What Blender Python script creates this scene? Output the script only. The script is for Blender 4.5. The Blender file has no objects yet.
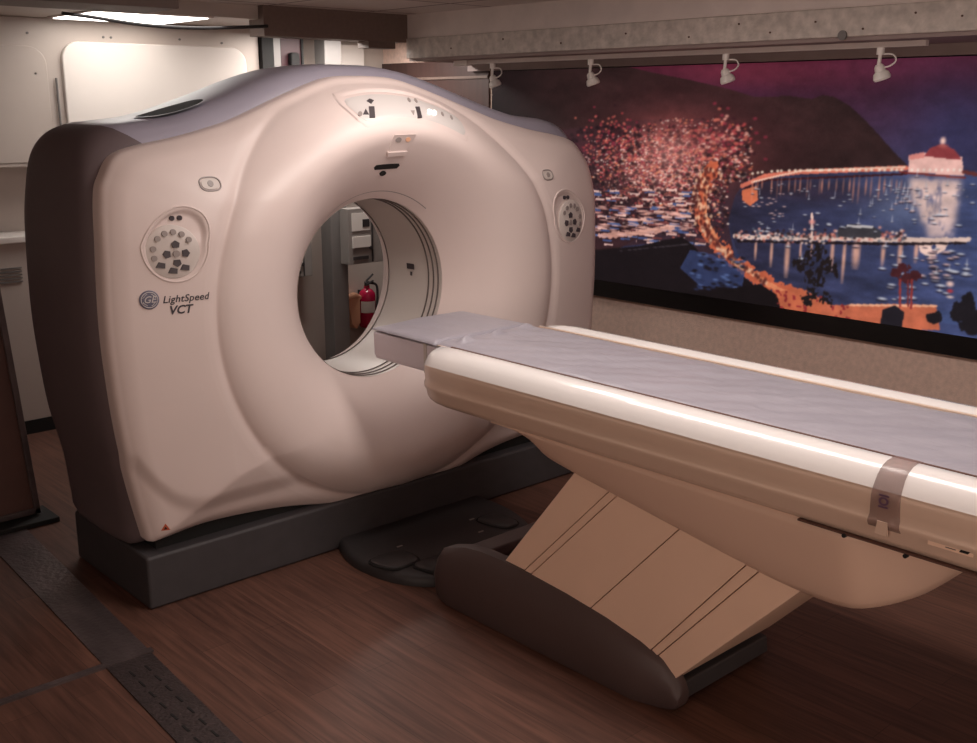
import bpy, bmesh, math, random
import numpy as np
from mathutils import Vector, Matrix
random.seed(7); rng = np.random.default_rng(7)
S = bpy.context.scene
COL = S.collection
PI = math.pi

# ------------------------------------------------------------------ camera
f_px = 1078.0; PITCH = math.radians(13.886); YAW = math.radians(42.527); CAMZ = 1.65
cd = bpy.data.cameras.new('camera'); cam = bpy.data.objects.new('camera', cd); COL.objects.link(cam)
cd.sensor_width = 36; cd.lens = f_px * 36 / 977; cd.clip_start = 0.02
cam.location = (0, 0, CAMZ); cam.rotation_euler = (PI / 2 - PITCH, 0, -YAW)
S.camera = cam

# ------------------------------------------------------------------ colours / materials
def lin(c):
    r = []
    for v in c:
        v /= 255.0
        r.append(v / 12.92 if v <= 0.04045 else ((v + 0.055) / 1.055) ** 2.4)
    return r
def mat(name, col, rough=0.5, metal=0.0, spec=0.5, noise=None, bump=None, emit=None, coat=0.0):
    m = bpy.data.materials.new(name); m.use_nodes = True
    nt = m.node_tree; b = nt.nodes['Principled BSDF']
    c = lin(col); b.inputs['Base Color'].default_value = (*c, 1)
    b.inputs['Roughness'].default_value = rough; b.inputs['Metallic'].default_value = metal
    b.inputs['Specular IOR Level'].default_value = spec
    b.inputs['Coat Weight'].default_value = coat
    tc = nt.nodes.new('ShaderNodeTexCoord')
    if noise:
        sc, amt = noise[:2]; stretch = noise[2] if len(noise) > 2 else (1, 1, 1)
        mp = nt.nodes.new('ShaderNodeMapping'); mp.inputs['Scale'].default_value = stretch
        n = nt.nodes.new('ShaderNodeTexNoise'); n.inputs['Scale'].default_value = sc; n.inputs['Detail'].default_value = 5
        r = nt.nodes.new('ShaderNodeValToRGB')
        r.color_ramp.elements[0].position = .3; r.color_ramp.elements[1].position = .7
        r.color_ramp.elements[0].color = (*[max(0, v * (1 - amt)) for v in c], 1)
        r.color_ramp.elements[1].color = (*[min(1, v * (1 + amt)) for v in c], 1)
        nt.links.new(tc.outputs['Object'], mp.inputs['Vector']); nt.links.new(mp.outputs['Vector'], n.inputs['Vector'])
        nt.links.new(n.outputs['Fac'], r.inputs['Fac']); nt.links.new(r.outputs['Color'], b.inputs['Base Color'])
    if bump:
        sc, st = bump[:2]
        mp = nt.nodes.new('ShaderNodeMapping'); mp.inputs['Scale'].default_value = bump[2] if len(bump) > 2 else (1, 1, 1)
        n = nt.nodes.new('ShaderNodeTexNoise'); n.inputs['Scale'].default_value = sc; n.inputs['Detail'].default_value = 4
        bp = nt.nodes.new('ShaderNodeBump'); bp.inputs['Strength'].default_value = st; bp.inputs['Distance'].default_value = 0.015
        nt.links.new(tc.outputs['Object'], mp.inputs['Vector']); nt.links.new(mp.outputs['Vector'], n.inputs['Vector'])
        nt.links.new(n.outputs['Fac'], bp.inputs['Height']); nt.links.new(bp.outputs['Normal'], b.inputs['Normal'])
    if emit:
        b.inputs['Emission Color'].default_value = (*lin(emit[0]), 1); b.inputs['Emission Strength'].default_value = emit[1]
    return m

M = {}
M['white'] = mat('gantry_white_plastic', (220, 202, 197), .42, spec=.45, noise=(3, .02))
M['bluegrey'] = mat('gantry_blue_grey_plastic', (158, 152, 166), .35, noise=(3, .03))
M['side'] = mat('gantry_dark_side_plastic', (100, 86, 88), .55, noise=(4, .06))
M['base'] = mat('gantry_charcoal_base', (62, 58, 60), .6, noise=(20, .08))
M['black'] = mat('black_gap', (14, 12, 12), .8)
M['bore'] = mat('bore_liner_plastic', (196, 186, 180), .35)
M['ringdark'] = mat('bore_ring_dark', (96, 86, 82), .5)
M['recess'] = mat('control_recess_grey', (206, 194, 188), .5)
M['btn'] = mat('button_dark', (66, 58, 62), .4)
M['btn2'] = mat('button_grey', (150, 138, 134), .4)
M['disp'] = mat('display_panel', (205, 197, 194), .35)
M['led'] = mat('lit_digits', (255, 255, 250), .4, emit=((255, 252, 245), 1.2))
M['ink'] = mat('logo_ink', (60, 54, 60), .5)
M['logo'] = mat('logo_blue', (104, 102, 120), .4)
M['orange'] = mat('warning_orange', (190, 90, 60), .5)
M['sheath'] = mat('table_sheath_plastic', (220, 192, 172), .30, noise=(2, .02), coat=.5)
M['rim'] = mat('table_rim_lit_white', (222, 215, 212), .2, coat=.6)  # whiter tone carries the light falling on the sheath's top edge
M['boat'] = mat('table_housing_plastic', (226, 193, 172), .45, noise=(2, .02))
M['panel'] = mat('pedestal_cover_panel', (242, 207, 182), .5, noise=(4, .03))
M['seam'] = mat('seam_dark', (92, 62, 52), .7)
M['vinyl'] = mat('mattress_vinyl', (152, 146, 154), .36, noise=(6, .04), bump=(7, .8, (1.6, .5, 1)))
M['cradle'] = mat('cradle_grey_composite', (218, 210, 218), .3, noise=(4, .04))
M['foot'] = mat('pedestal_foot_plastic', (80, 64, 62), .5, noise=(5, .05))
M['pad'] = mat('foot_pad_rubber', (50, 46, 47), .5, noise=(40, .1))
M['strap'] = mat('strap_film', (150, 122, 112), .25)
M['strapink'] = mat('strap_print', (96, 70, 92), .5)
M['steel'] = mat('brushed_steel_strip', (104, 92, 92), .38, metal=.6, noise=(14, .25, (1, .3, 1)), bump=(60, .2))
M['steel2'] = mat('dark_tread_strip', (66, 56, 56), .5, metal=.4, noise=(20, .2), bump=(80, .3))
M['cream'] = mat('cream_wall_laminate', (186, 174, 166), .45, noise=(5, .03))
M['cab'] = mat('cream_cabinet_laminate', (222, 214, 208), .35, noise=(5, .02))
M['carpetwall'] = mat('mottled_wall_covering', (214, 186, 172), .95, noise=(45, .10), bump=(150, .2))
M['brownwall'] = mat('brown_wood_wall', (64, 42, 38), .5, noise=(9, .15, (4, 4, .4)))
M['header'] = mat('brown_header_laminate', (112, 94, 86), .6, noise=(50, .08))
M['beam'] = mat('galvanised_beam', (200, 190, 182), .55, metal=.1, noise=(22, .2), bump=(40, .3))
M['board'] = mat('painted_beam_board', (222, 210, 204), .6, noise=(10, .05))
M['soffit'] = mat('soffit_paint', (150, 132, 128), .6, noise=(10, .05))
M['greypost'] = mat('grey_post_paint', (112, 108, 106), .5, noise=(10, .05))
M['box'] = mat('grey_electrical_box', (140, 134, 130), .5, noise=(14, .04))
M['boxdark'] = mat('box_window_dark', (50, 46, 48), .4)
M['boxlight'] = mat('box_label_white', (220, 214, 208), .5)
M['maroon'] = mat('maroon_panel', (48, 10, 20), .5, noise=(9, .06))
M['red'] = mat('extinguisher_red', (180, 18, 66), .25, coat=.4)
M['tan'] = mat('tan_bracket', (232, 178, 144), .5, noise=(9, .06))
M['lampwhite'] = mat('lamp_white_enamel', (244, 236, 230), .35)
M['chrome'] = mat('lamp_glass_white', (246, 240, 234), .15)
M['frame'] = mat('mural_frame_black', (12, 9, 10), .35)
M['brownpanel'] = mat('brown_partition', (92, 64, 58), .5, noise=(10, .1))
M['cable'] = mat('black_cable', (30, 26, 26), .5)
M['light'] = mat('fluorescent_diffuser', (255, 250, 240), .5, emit=((255, 248, 240), 6.0))
M['ceillight'] = mat('ceiling_diffuser', (255, 250, 240), .5, emit=((255, 238, 222), 3.0))
M['overbox'] = mat('overhead_box', (120, 104, 98), .6, noise=(10, .05))

def floor_mat():
    m = bpy.data.materials.new('vinyl_plank_floor'); m.use_nodes = True
    nt = m.node_tree; L = nt.links; b = nt.nodes['Principled BSDF']; b.inputs['Roughness'].default_value = .55
    b.inputs['Specular IOR Level'].default_value = .35
    tc = nt.nodes.new('ShaderNodeTexCoord')
    rot = nt.nodes.new('ShaderNodeMapping'); rot.inputs['Rotation'].default_value = (0, 0, PI / 2)
    br = nt.nodes.new('ShaderNodeTexBrick'); br.inputs['Scale'].default_value = 1.0
    br.inputs['Brick Width'].default_value = 1.2; br.inputs['Row Height'].default_value = .10
    br.inputs['Mortar Size'].default_value = .0012; br.inputs['Mortar Smooth'].default_value = .3; br.offset = .37
    br.inputs['Color1'].default_value = (*lin((100, 69, 58)), 1); br.inputs['Color2'].default_value = (*lin((87, 59, 50)), 1)
    br.inputs['Mortar'].default_value = (*lin((66, 45, 38)), 1)
    L.new(tc.outputs['Object'], rot.inputs['Vector']); L.new(rot.outputs['Vector'], br.inputs['Vector'])
    mp = nt.nodes.new('ShaderNodeMapping'); mp.inputs['Scale'].default_value = (26, 1.6, 1)
    n = nt.nodes.new('ShaderNodeTexNoise'); n.inputs['Scale'].default_value = 2.0; n.inputs['Detail'].default_value = 6
    n.inputs['Distortion'].default_value = .6
    L.new(tc.outputs['Object'], mp.inputs['Vector']); L.new(mp.outputs['Vector'], n.inputs['Vector'])
    r = nt.nodes.new('ShaderNodeValToRGB')
    r.color_ramp.elements[0].position = .32; r.color_ramp.elements[0].color = (.62, .58, .56, 1)
    r.color_ramp.elements[1].position = .68; r.color_ramp.elements[1].color = (1.2, 1.15, 1.1, 1)
    L.new(n.outputs['Fac'], r.inputs['Fac'])
    mx = nt.nodes.new('ShaderNodeMix'); mx.data_type = 'RGBA'; mx.blend_type = 'MULTIPLY'; mx.inputs[0].default_value = 1
    L.new(br.outputs['Color'], mx.inputs[6]); L.new(r.outputs['Color'], mx.inputs[7]); L.new(mx.outputs[2], b.inputs['Base Color'])
    bp = nt.nodes.new('ShaderNodeBump'); bp.inputs['Strength'].default_value = .12; bp.inputs['Distance'].default_value = .004
    L.new(n.outputs['Fac'], bp.inputs['Height']); L.new(bp.outputs['Normal'], b.inputs['Normal'])
    return m
M['floor'] = floor_mat()
def ceil_mat():
    m = bpy.data.materials.new('ceiling_tile'); m.use_nodes = True
    nt = m.node_tree; L = nt.links; b = nt.nodes['Principled BSDF']; b.inputs['Roughness'].default_value = .9
    tc = nt.nodes.new('ShaderNodeTexCoord'); br = nt.nodes.new('ShaderNodeTexBrick'); br.offset = 0
    br.inputs['Scale'].default_value = 1; br.inputs['Brick Width'].default_value = .6; br.inputs['Row Height'].default_value = .6
    br.inputs['Mortar Size'].default_value = .01
    br.inputs['Color1'].default_value = (*lin((206, 194, 188)), 1); br.inputs['Color2'].default_value = (*lin((200, 188, 182)), 1)
    br.inputs['Mortar'].default_value = (*lin((120, 104, 100)), 1)
    L.new(tc.outputs['Object'], br.inputs['Vector']); L.new(br.outputs['Color'], b.inputs['Base Color'])
    return m
M['ceil'] = ceil_mat()

# ------------------------------------------------------------------ mesh helpers
class MB:
    def __init__(s): s.v = []; s.f = []
    def add(s, verts, faces):
        o = len(s.v); s.v += [tuple(v) for v in verts]; s.f += [tuple(i + o for i in f) for f in faces]; return s
    def box(s, x0, x1, y0, y1, z0, z1):
        return s.add([(x0, y0, z0), (x1, y0, z0), (x1, y1, z0), (x0, y1, z0), (x0, y0, z1), (x1, y0, z1), (x1, y1, z1), (x0, y1, z1)],
                     [(0, 3, 2, 1), (4, 5, 6, 7), (0, 1, 5, 4), (1, 2, 6, 5), (2, 3, 7, 6), (3, 0, 4, 7)])
    def prism(s, poly, axis, a, b):
        """poly = 2-D points, extruded along axis from a to b"""
        def P(p, h):
            return (h, p[0], p[1]) if axis == 'x' else (p[0], h, p[1]) if axis == 'y' else (p[0], p[1], h)
        n = len(poly)
        return s.add([P(p, a) for p in poly] + [P(p, b) for p in poly],
                     [tuple(range(n - 1, -1, -1)), tuple(range(n, 2 * n))] + [(i, (i + 1) % n, n + (i + 1) % n, n + i) for i in range(n)])
    def loft(s, rings, cap=True, closed=True):
        n = len(rings[0]); o = len(s.v)
        for r in rings: s.v += [tuple(p) for p in r]
        for k in range(len(rings) - 1):
            for i in range(n if closed else n - 1):
                j = (i + 1) % n
                s.f.append((o + k * n + i, o + k * n + j, o + (k + 1) * n + j, o + (k + 1) * n + i))
        if cap:
            s.f.append(tuple(o + i for i in range(n - 1, -1, -1))); s.f.append(tuple(o + (len(rings) - 1) * n + i for i in range(n)))
        return s
    def tube(s, pts, r, n=12, cap=True):
        pts = [Vector(p) for p in pts]; rs = r if isinstance(r, (list, tuple)) else [r] * len(pts)
        rings = []; ref = None
        for i, p in enumerate(pts):
            d = (pts[min(i + 1, len(pts) - 1)] - pts[max(i - 1, 0)]).normalized()
            if ref is None: ref = d.orthogonal().normalized()
            ref = (ref - d * ref.dot(d)).normalized(); w = d.cross(ref)
            rings.append([p + (ref * math.cos(2 * PI * k / n) + w * math.sin(2 * PI * k / n)) * rs[i] for k in range(n)])
        return s.loft(rings, cap)
    def build(s, name, m, parent=None, smooth=True, bevel=0, sharp=35, seg=3, sub=0):
        me = bpy.data.meshes.new(name); off = Vector((0, 0, 0))
        if parent is not None: off = WORLD[parent.name]
        me.from_pydata([tuple(Vector(v) - off) for v in s.v], [], s.f)
        bm = bmesh.new(); bm.from_mesh(me); bmesh.ops.recalc_face_normals(bm, faces=bm.faces); bm.to_mesh(me); bm.free()
        me.materials.append(M[m] if isinstance(m, str) else m)
        o = bpy.data.objects.new(name, me); COL.objects.link(o)
        if parent is not None: o.parent = parent
        WORLD[o.name] = off
        if bevel:
            b = o.modifiers.new('bevel', 'BEVEL'); b.width = bevel; b.segments = seg; b.limit_method = 'ANGLE'; b.angle_limit = math.radians(30)
        if sub:
            u = o.modifiers.new('sub', 'SUBSURF'); u.levels = u.render_levels = sub
        if smooth:
            me.shade_smooth()
            if sharp < 180: me.set_sharp_from_angle(angle=math.radians(sharp)) if not bevel else None
            if bevel:
                w = o.modifiers.new('wn', 'WEIGHTED_NORMAL'); w.keep_sharp = True
        return o
WORLD = {}
def tag(o, label, cat, group=None, kind=None):
    if label: o['label'] = label
    if cat: o['category'] = cat
    if group: o['group'] = group
    if kind: o['kind'] = kind
    return o
def thing(name, label, cat, loc, group=None):
    o = bpy.data.objects.new(name, None); COL.objects.link(o); o.location = loc; o.empty_display_size = .05
    WORLD[o.name] = Vector(loc); return tag(o, label, cat, group)
def struct(o): o['kind'] = 'structure'; return o
def rrect(x0, x1, z0, z1, r, n=6):
    p = []
    for cx, cz, a in ((x1 - r, z1 - r, 0), (x0 + r, z1 - r, 90), (x0 + r, z0 + r, 180), (x1 - r, z0 + r, 270)):
        for k in range(n + 1):
            t = math.radians(a + 90 * k / n); p.append((cx + r * math.cos(t), cz + r * math.sin(t)))
    return p
def catmull(pts, n=12, closed=False):
    P = [np.array(p, float) for p in pts]; out = []; N = len(P)
    for i in range(N if closed else N - 1):
        if closed: a, b, c, d = P[i - 1], P[i], P[(i + 1) % N], P[(i + 2) % N]
        else:
            b, c = P[i], P[i + 1]; a = P[i - 1] if i else 2 * b - c; d = P[i + 2] if i + 2 < N else 2 * c - b
        for k in range(n):
            t = k / n
            out.append(.5 * ((2 * b) + (-a + c) * t + (2 * a - 5 * b + 4 * c - d) * t * t + (-a + 3 * b - 3 * c + d) * t ** 3))
    if not closed: out.append(P[-1])
    return np.array(out)
def text_mb(txt, size, shear=0, bold=0, depth=.0003, spacing=1.0):
    """letters as mesh data in the x-z plane (facing -y), centred"""
    cu = bpy.data.curves.new('t', 'FONT'); cu.body = txt; cu.size = size; cu.shear = shear; cu.extrude = depth; cu.offset = bold
    cu.align_x = 'CENTER'; cu.align_y = 'CENTER'; cu.resolution_u = 3; cu.space_character = spacing
    o = bpy.data.objects.new('t', cu); COL.objects.link(o)
    bpy.context.view_layer.update()
    me = bpy.data.meshes.new_from_object(o.evaluated_get(bpy.context.evaluated_depsgraph_get()))
    vs = [(v.co.x, v.co.z, v.co.y) for v in me.vertices]; fs = [tuple(p.vertices) for p in me.polygons]
    bpy.data.objects.remove(o); bpy.data.curves.remove(cu)
    return vs, fs

# ------------------------------------------------------------------ gantry surface functions
GX, BX, BZ, BR = 2.49, 2.472, .957, .347
def sst(t): t = np.clip(t, 0, 1); return t * t * (3 - 2 * t)
frontH = [(0, 1.757), (.12, 1.752), (.22, 1.73), (.37, 1.68), (.57, 1.608), (.66, 1.582), (.80, 1.55), (.96, 1.522), (1.04, 1.495), (1.085, 1.44),
          (1.112, 1.38), (1.130, 1.24), (1.140, .97), (1.132, .77), (1.117, .6), (1.09, .426), (1.058, .26), (1.045, .222), (1.0, .222), (.85, .235), (.65, .225), (.45, .20), (.25, .165), (0, .15)]
rearH = [(0, 1.80), (.12, 1.797), (.25, 1.778), (.37, 1.745), (.5, 1.70), (.66, 1.648), (.80, 1.612), (.92, 1.598), (1.0, 1.588), (1.07, 1.555), (1.12, 1.49),
         (1.148, 1.38), (1.165, 1.24), (1.172, .97), (1.162, .77), (1.145, .6), (1.11, .426), (1.095, .27), (1.088, .205), (1.05, .188), (.85, .20), (.65, .23), (.45, .23), (.25, .23), (0, .23)]
def full(H):
    h = catmull(H, 10)
    R = [(GX + p[0], p[1]) for p in h]; Lf = [(GX - p[0], p[1]) for p in h[::-1]]
    return np.array(R + Lf[1:-1])
def radial(poly, TH):
    d = poly - np.array([BX, BZ]); a = np.unwrap(np.arctan2(d[:, 1], d[:, 0])); r = np.hypot(d[:, 0], d[:, 1])
    if a[-1] < a[0]: a = a[::-1]; r = r[::-1]
    a = a % (2 * PI); i = np.argsort(a); a = a[i]; r = r[i]
    return np.interp(TH, np.r_[a[-1] - 2 * PI, a, a[0] + 2 * PI], np.r_[r[-1], r, r[0]])
NT = 720; TH = np.arange(NT) * 2 * PI / NT
FR = radial(full(frontH), TH); RR = radial(full(rearH), TH)
def rout(th, A=None): A = FR if A is None else A; return np.interp(th % (2 * PI), np.r_[TH, 2 * PI], np.r_[A, A[0]])
PR = np.array([(.343, .218), (.352, .204), (.37, .178), (.40, .138), (.44, .092), (.49, .046), (.54, .012), (.59, -.010), (.64, -.022), (.68, -.026),
               (.715, -.024), (.745, -.016), (.768, -.004), (.782, .008), (.79, .009), (.81, .003), (.83, 0)])
def dent_left(x, z):   # teardrop shaped control recesses, left and right
    out = 0
    for sx, cx_, cz_, w, h in ((1, 1.568, 1.222, .098, .098), (-1, 3.375, 1.192, .104, .094)):
        dx = (x - cx_) * sx; dz = z - cz_
        k = .35 * np.clip(dz / h, 0, 1)                 # leans towards the bore at the top
        q = np.hypot((dx - k * w) / w, dz / (h * 1.12))
        out = out + .016 * sst((1.0 - q) / .16) * (.45 + .55 * sst((dz + .01) / .05))
    return out
def Fy(x, z, dent=True):
    x = np.asarray(x, float); z = np.asarray(z, float)
    dx, dz = x - BX, z - BZ; rho = np.hypot(dx, dz); th = np.arctan2(dz, dx); ro = rout(th)
    y = 3.215 + .17 * np.clip((z - 1.22) / .55, 0, 1.2) ** 1.6
    y = y - .066 * (1 - (1 - np.clip((ro - rho - .02) / .33, 0, 1)) ** 1.4)
    rc = np.minimum(.785, ro * .965)
    t = np.where(rho > .6, .6 + (rho - .6) * .185 / (rc - .6), rho)
    w = sst((t - .56) / .225)
    y = 3.147 * (1 - w) + y * w + np.interp(t, CPR[:, 0], CPR[:, 1])
    e = .075; q = np.clip(1 - (ro - rho) / e, 0, 1); y = y + .045 * (1 - np.sqrt(np.clip(1 - q * q, 0, 1)))
    # lower apron: gentle S-shaped step below the flat cheek
    zs = .375 + .18 * np.clip((np.abs(x - GX) - .88) / .2, 0, 1) ** 2 * 1.0
    step = sst((zs - z) / .075) * sst((np.abs(x - GX) - .30) / .25)
    y = y + .017 * step * (rho > rc * .985)
    if dent: y = y + dent_left(x, z)
    return y
CPR = catmull(PR, 8)
def Fn(x, z):
    e = .004; gx = (Fy(x + e, z, False) - Fy(x - e, z, False)) / (2 * e); gz = (Fy(x, z + e, False) - Fy(x, z - e, False)) / (2 * e)
    return Vector((float(gx), -1, float(gz))).normalized()
def on_front(x, z, off=0):
    return Vector((x, float(Fy(x, z)), z)) + Fn(x, z) * off

# ------------------------------------------------------------------ gantry
gantry = thing('ct_gantry', 'large white ring-shaped scanner gantry with a round bore, standing on the plank floor', 'medical scanner', (GX, 3.5, 0))
# front cover
NR = 230
ts = np.linspace(0, 1, NR)
mb = MB(); co = np.zeros((NR, NT, 3))
for k, t in enumerate(ts):
    rr = BR + (FR - BR) * t
    x = BX + rr * np.cos(TH); z = BZ + rr * np.sin(TH)
    co[k, :, 0] = x; co[k, :, 2] = z; co[k, :, 1] = Fy(x, z)
edge = co[-1].copy(); back = edge.copy(); back[:, 1] += .05
rings = np.concatenate([co, back[None]], 0)
mb.loft([[tuple(p) for p in r] for r in rings], cap=False)
fc = mb.build('front_cover', 'white', gantry, sharp=180)
tag(fc, 'creamy white front cover bulging into a wide ring around the bore', None)

def slice_(a, m, s, lift=0):
    rr = (FR * (1 - m) + RR * m) * s
    y = (edge[:, 1] + .03) * (1 - a) + 3.88 * a
    return np.stack([BX + rr * np.cos(TH), y, BZ + rr * np.sin(TH)], 1)
SL = [slice_(*q) for q in ((0, 0, .994), (.03, .5, .998), (.09, .85, 1), (.2, 1, 1), (.4, 1, 1.003), (.6, 1, 1.003), (.78, 1, 1), (.88, 1, .992), (.95, 1, .975), (.985, 1, .945), (1, 1, .9))]
absx = np.abs(SL[3][:, 0] - GX); zz = SL[3][:, 2]
tops = (absx < np.where(SL[3][:, 0] > GX, 1.10, 1.0)) & (zz > 1.2); bots = (zz < .3) & (absx < 1.03)
def sector(mask, name, m, lab=None, sl=SL):
    idx = np.where(mask)[0]; b = MB()
    brk = np.where(np.diff(idx) > 1)[0]
    if len(brk): idx = np.r_[idx[brk[0] + 1:], idx[:brk[0] + 1]]
    idx = np.r_[idx, (idx[-1] + 1) % NT]
    b.loft([[tuple(s[i]) for i in idx] for s in sl], cap=False, closed=False)
    o = b.build(name, m, gantry, sharp=180)
    if lab: o['label'] = lab
    return o
topc = sector(tops, 'top_cover', 'bluegrey', 'blue grey top cover')
sector((~tops) & (~bots) & (SL[3][:, 0] < GX), 'side_cover', 'side', 'dark grey brown side cover on the left')
sector((~tops) & (~bots) & (SL[3][:, 0] > GX), 'side_cover', 'side', 'dark grey brown side cover on the right')
sector(bots, 'underside_panel', 'black')
# rear cover with flared opening
b = MB(); last = SL[-1]; rs = []
for t, y in ((0, 3.88), (.25, 3.90), (.6, 3.91), (.85, 3.905), (1, 3.89)):
    rad = RR * .9 * (1 - t) + .47 * t
    rs.append([(BX + r_ * math.cos(a), y, BZ + r_ * math.sin(a)) for r_, a in zip(rad, TH)])
for r_, y in ((.44, 3.86), (.40, 3.82), (.36, 3.76), (.343, 3.71)):
    rs.append([(BX + r_ * math.cos(a), y, BZ + r_ * math.sin(a)) for a in TH])
b.loft(rs, cap=False); b.build('rear_cover', 'white', gantry, sharp=180)
# bore liner (tube) with dark seams
b = MB(); rs = []
for y, r_ in ((3.355, BR), (3.375, BR + .001), (3.46, BR + .001), (3.71, BR)):
    rs.append([(BX + r_ * math.cos(a), y, BZ + r_ * math.sin(a)) for a in TH[::4]])
b.loft(rs, cap=False); b.build('bore_liner', 'bore', gantry, sharp=180)
for y in (3.378, 3.408, 3.440):
    b = MB(); ra = BR - .0035; w = .0022
    b.loft([[(BX + r_ * math.cos(a), yy, BZ + r_ * math.sin(a)) for a in TH[::4]] for yy, r_ in ((y - w, BR + .001), (y - w, ra), (y + w, ra), (y + w, BR + .001))], cap=False)
    b.build('bore_ring', 'ringdark', gantry)
# laser window pieces inside the bore (right wall, mid height)
def bore_pt(a, y, r=BR - .002): return Vector((BX + r * math.cos(a), y, BZ + r * math.sin(a)))
for a0, a1, y0, y1 in ((.06, .13, 3.53, 3.58), (-.02, .03, 3.545, 3.56)):
    g = [[bore_pt(a0 + (a1 - a0) * i / 5, y, BR - .004) for i in range(6)] for y in (y0, y1)]
    MB().loft(g, cap=False, closed=False).build('bore_sensor', 'btn', gantry)
# groove line arc on funnel above bore
def arc_strip(a0, a1, r0, w, off=.0012, n=40, rad=None):
    ring = []
    for q in (r0 - w, r0 + w):
        ring.append([on_front(BX + (q if rad is None else q) * math.cos(a0 + (a1 - a0) * i / n), BZ + q * math.sin(a0 + (a1 - a0) * i / n), off) for i in range(n + 1)])
    return ring
b = MB(); b.loft(arc_strip(math.radians(52), math.radians(128), .378, .0013, .0006), cap=False, closed=False)
b.build('funnel_seam', 'btn2', gantry)

# top status display: curved band with rounded ends
ctrl = MB(); A0, A1 = math.radians(60.5), math.radians(105.5)
def band_mesh(A0, A1, r0, r1, off, nA=60, nR=10, endr=.03):
    g = []
    for j in range(nR + 1):
        row = []
        for i in range(nA + 1):
            tq = i / nA; u = j / nR
            # rounded ends: shrink radial extent near the ends
            L = (A1 - A0) * (r0 + r1) / 2; s_ = min(tq, 1 - tq) * L; h = (r1 - r0)
            e = endr; q = 1 if s_ > e else math.sqrt(max(0, 1 - (1 - s_ / e) ** 2)) * .45 + .55
            rr = (r0 + r1) / 2 + (u - .5) * h * q
            a = A0 + (A1 - A0) * tq
            row.append(on_front(BX + rr * math.cos(a), BZ + rr * math.sin(a), off if 0 < u < 1 else 0))
        g.append(row)
    return g
disp = MB().loft(band_mesh(A0, A1, .632, .752, .003), cap=False, closed=False).build('status_display', 'white', gantry, sharp=180)
b = MB().loft(band_mesh(A0 + .025, A1 - .025, .643, .735, .0045), cap=False, closed=False); o = b.build('display_face', 'disp', disp, sharp=180)
b = MB(); b.loft([[on_front(BX + q * math.cos(a), BZ + q * math.sin(a), .002 + (h - .002) * math.sin(PI * (a - A0 - .03) / (A1 - A0 - .06)) ** .5) for a in np.linspace(A0 + .0301, A1 - .0301, 60)] for q, h in ((.736, .004), (.741, .011), (.747, .012), (.754, .003))], cap=False, closed=False)
b.build('display_hood', 'white', disp, sharp=180)
def decal(name, m, shapes, parent, off=.006, k=0):
    """small flat shapes laid on the front cover: each shape = list of (x,z) polygon points"""
    b = MB()
    for poly in shapes:
        cx_ = sum(p[0] for p in poly) / len(poly); cz_ = sum(p[1] for p in poly) / len(poly)
        poly = [(p[0] + k * (p[1] - cz_), p[1]) for p in poly]
        base = on_front(cx_, cz_, 0); n = Fn(cx_, cz_)
        top = []; bot = []
        for p in poly:
            yy = base.y + (n.x * (p[0] - cx_) + n.z * (p[1] - cz_)) / (-n.y) if abs(n.y) > 1e-6 else base.y
            q = Vector((p[0], yy, p[1])); top.append(q + n * off); bot.append(q)
        n_ = len(poly)
        b.add(bot + top, [tuple(range(n_)), tuple(range(2 * n_ - 1, n_ - 1, -1))] + [(i, (i + 1) % n_, n_ + (i + 1) % n_, n_ + i) for i in range(n_)])
    return b.build(name, m, parent, smooth=False)
def sq(x, z, w, h): return [(x - w, z - h), (x + w, z - h), (x + w, z + h), (x - w, z + h)]
def circ(x, z, r, n=16, rz=None): rz = rz or r; return [(x + r * math.cos(2 * PI * i / n), z + rz * math.sin(2 * PI * i / n)) for i in range(n)]
def tri(x, z, r, a=90): return [(x + r * math.cos(math.radians(a + 120 * i)), z + r * math.sin(math.radians(a + 120 * i))) for i in range(3)]
for (x, z, w, h) in ((2.367, 1.622, .011, .019), (2.577, 1.621, .011, .019)): decal('indicator', 'btn', [sq(x, z, w, h)], disp, k=.8)
decal('indicator', 'btn', [tri(2.342, 1.620, .013)], disp, k=.8); decal('indicator', 'btn2', [tri(2.548, 1.621, .011, 30)], disp, k=.8)
decal('indicator', 'btn', [[(2.384, 1.660), (2.400, 1.668), (2.416, 1.662), (2.400, 1.650)]], disp, k=.8)
for x, z in ((2.318, 1.616), (2.585, 1.664), (2.620, 1.662), (2.712, 1.613), (2.756, 1.600)): decal('indicator', 'btn2', [circ(x, z, .008)], disp, k=.8)
vs, fs = text_mb('80', .052, bold=.001)
bb = MB(); n0 = Fn(2.646, 1.617); p0 = on_front(2.646, 1.617, .006)
ax = Vector((1, 0, 0)); ax = (ax - n0 * ax.dot(n0)).normalized(); az = ax.cross(n0); az = az if az.z > 0 else -az
bb.add([p0 + ax * (v[0] + .75 * v[2]) + az * v[2] + n0 * (.001 - v[1]) for v in vs], fs); o = bb.build('lit_digits', 'led', disp, smooth=False); o['label'] = 'lit white digits'
# small recessed key pair beneath the display, and the black slot
o = decal('key_recess', 'white', [[(2.420, 1.548), (2.520, 1.548), (2.495, 1.500), (2.485, 1.488), (2.412, 1.486), (2.408, 1.51)]], gantry, .003)
decal('key', 'btn2', [circ(2.440, 1.530, .013, rz=.009)], o, .007); decal('key', 'tan', [circ(2.484, 1.530, .011, rz=.008)], o, .007)
decal('ledge', 'white', [[(2.402, 1.489), (2.492, 1.491), (2.487, 1.477), (2.407, 1.474)]], o, .012)
o = decal('laser_slot', 'black', [[(2.370, 1.432), (2.378, 1.440), (2.486, 1.442), (2.494, 1.434), (2.486, 1.424), (2.380, 1.423)]], gantry, .003)
decal('laser_knob', 'black', [circ(2.430, 1.408, .014, rz=.008)], o, .006)

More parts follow.
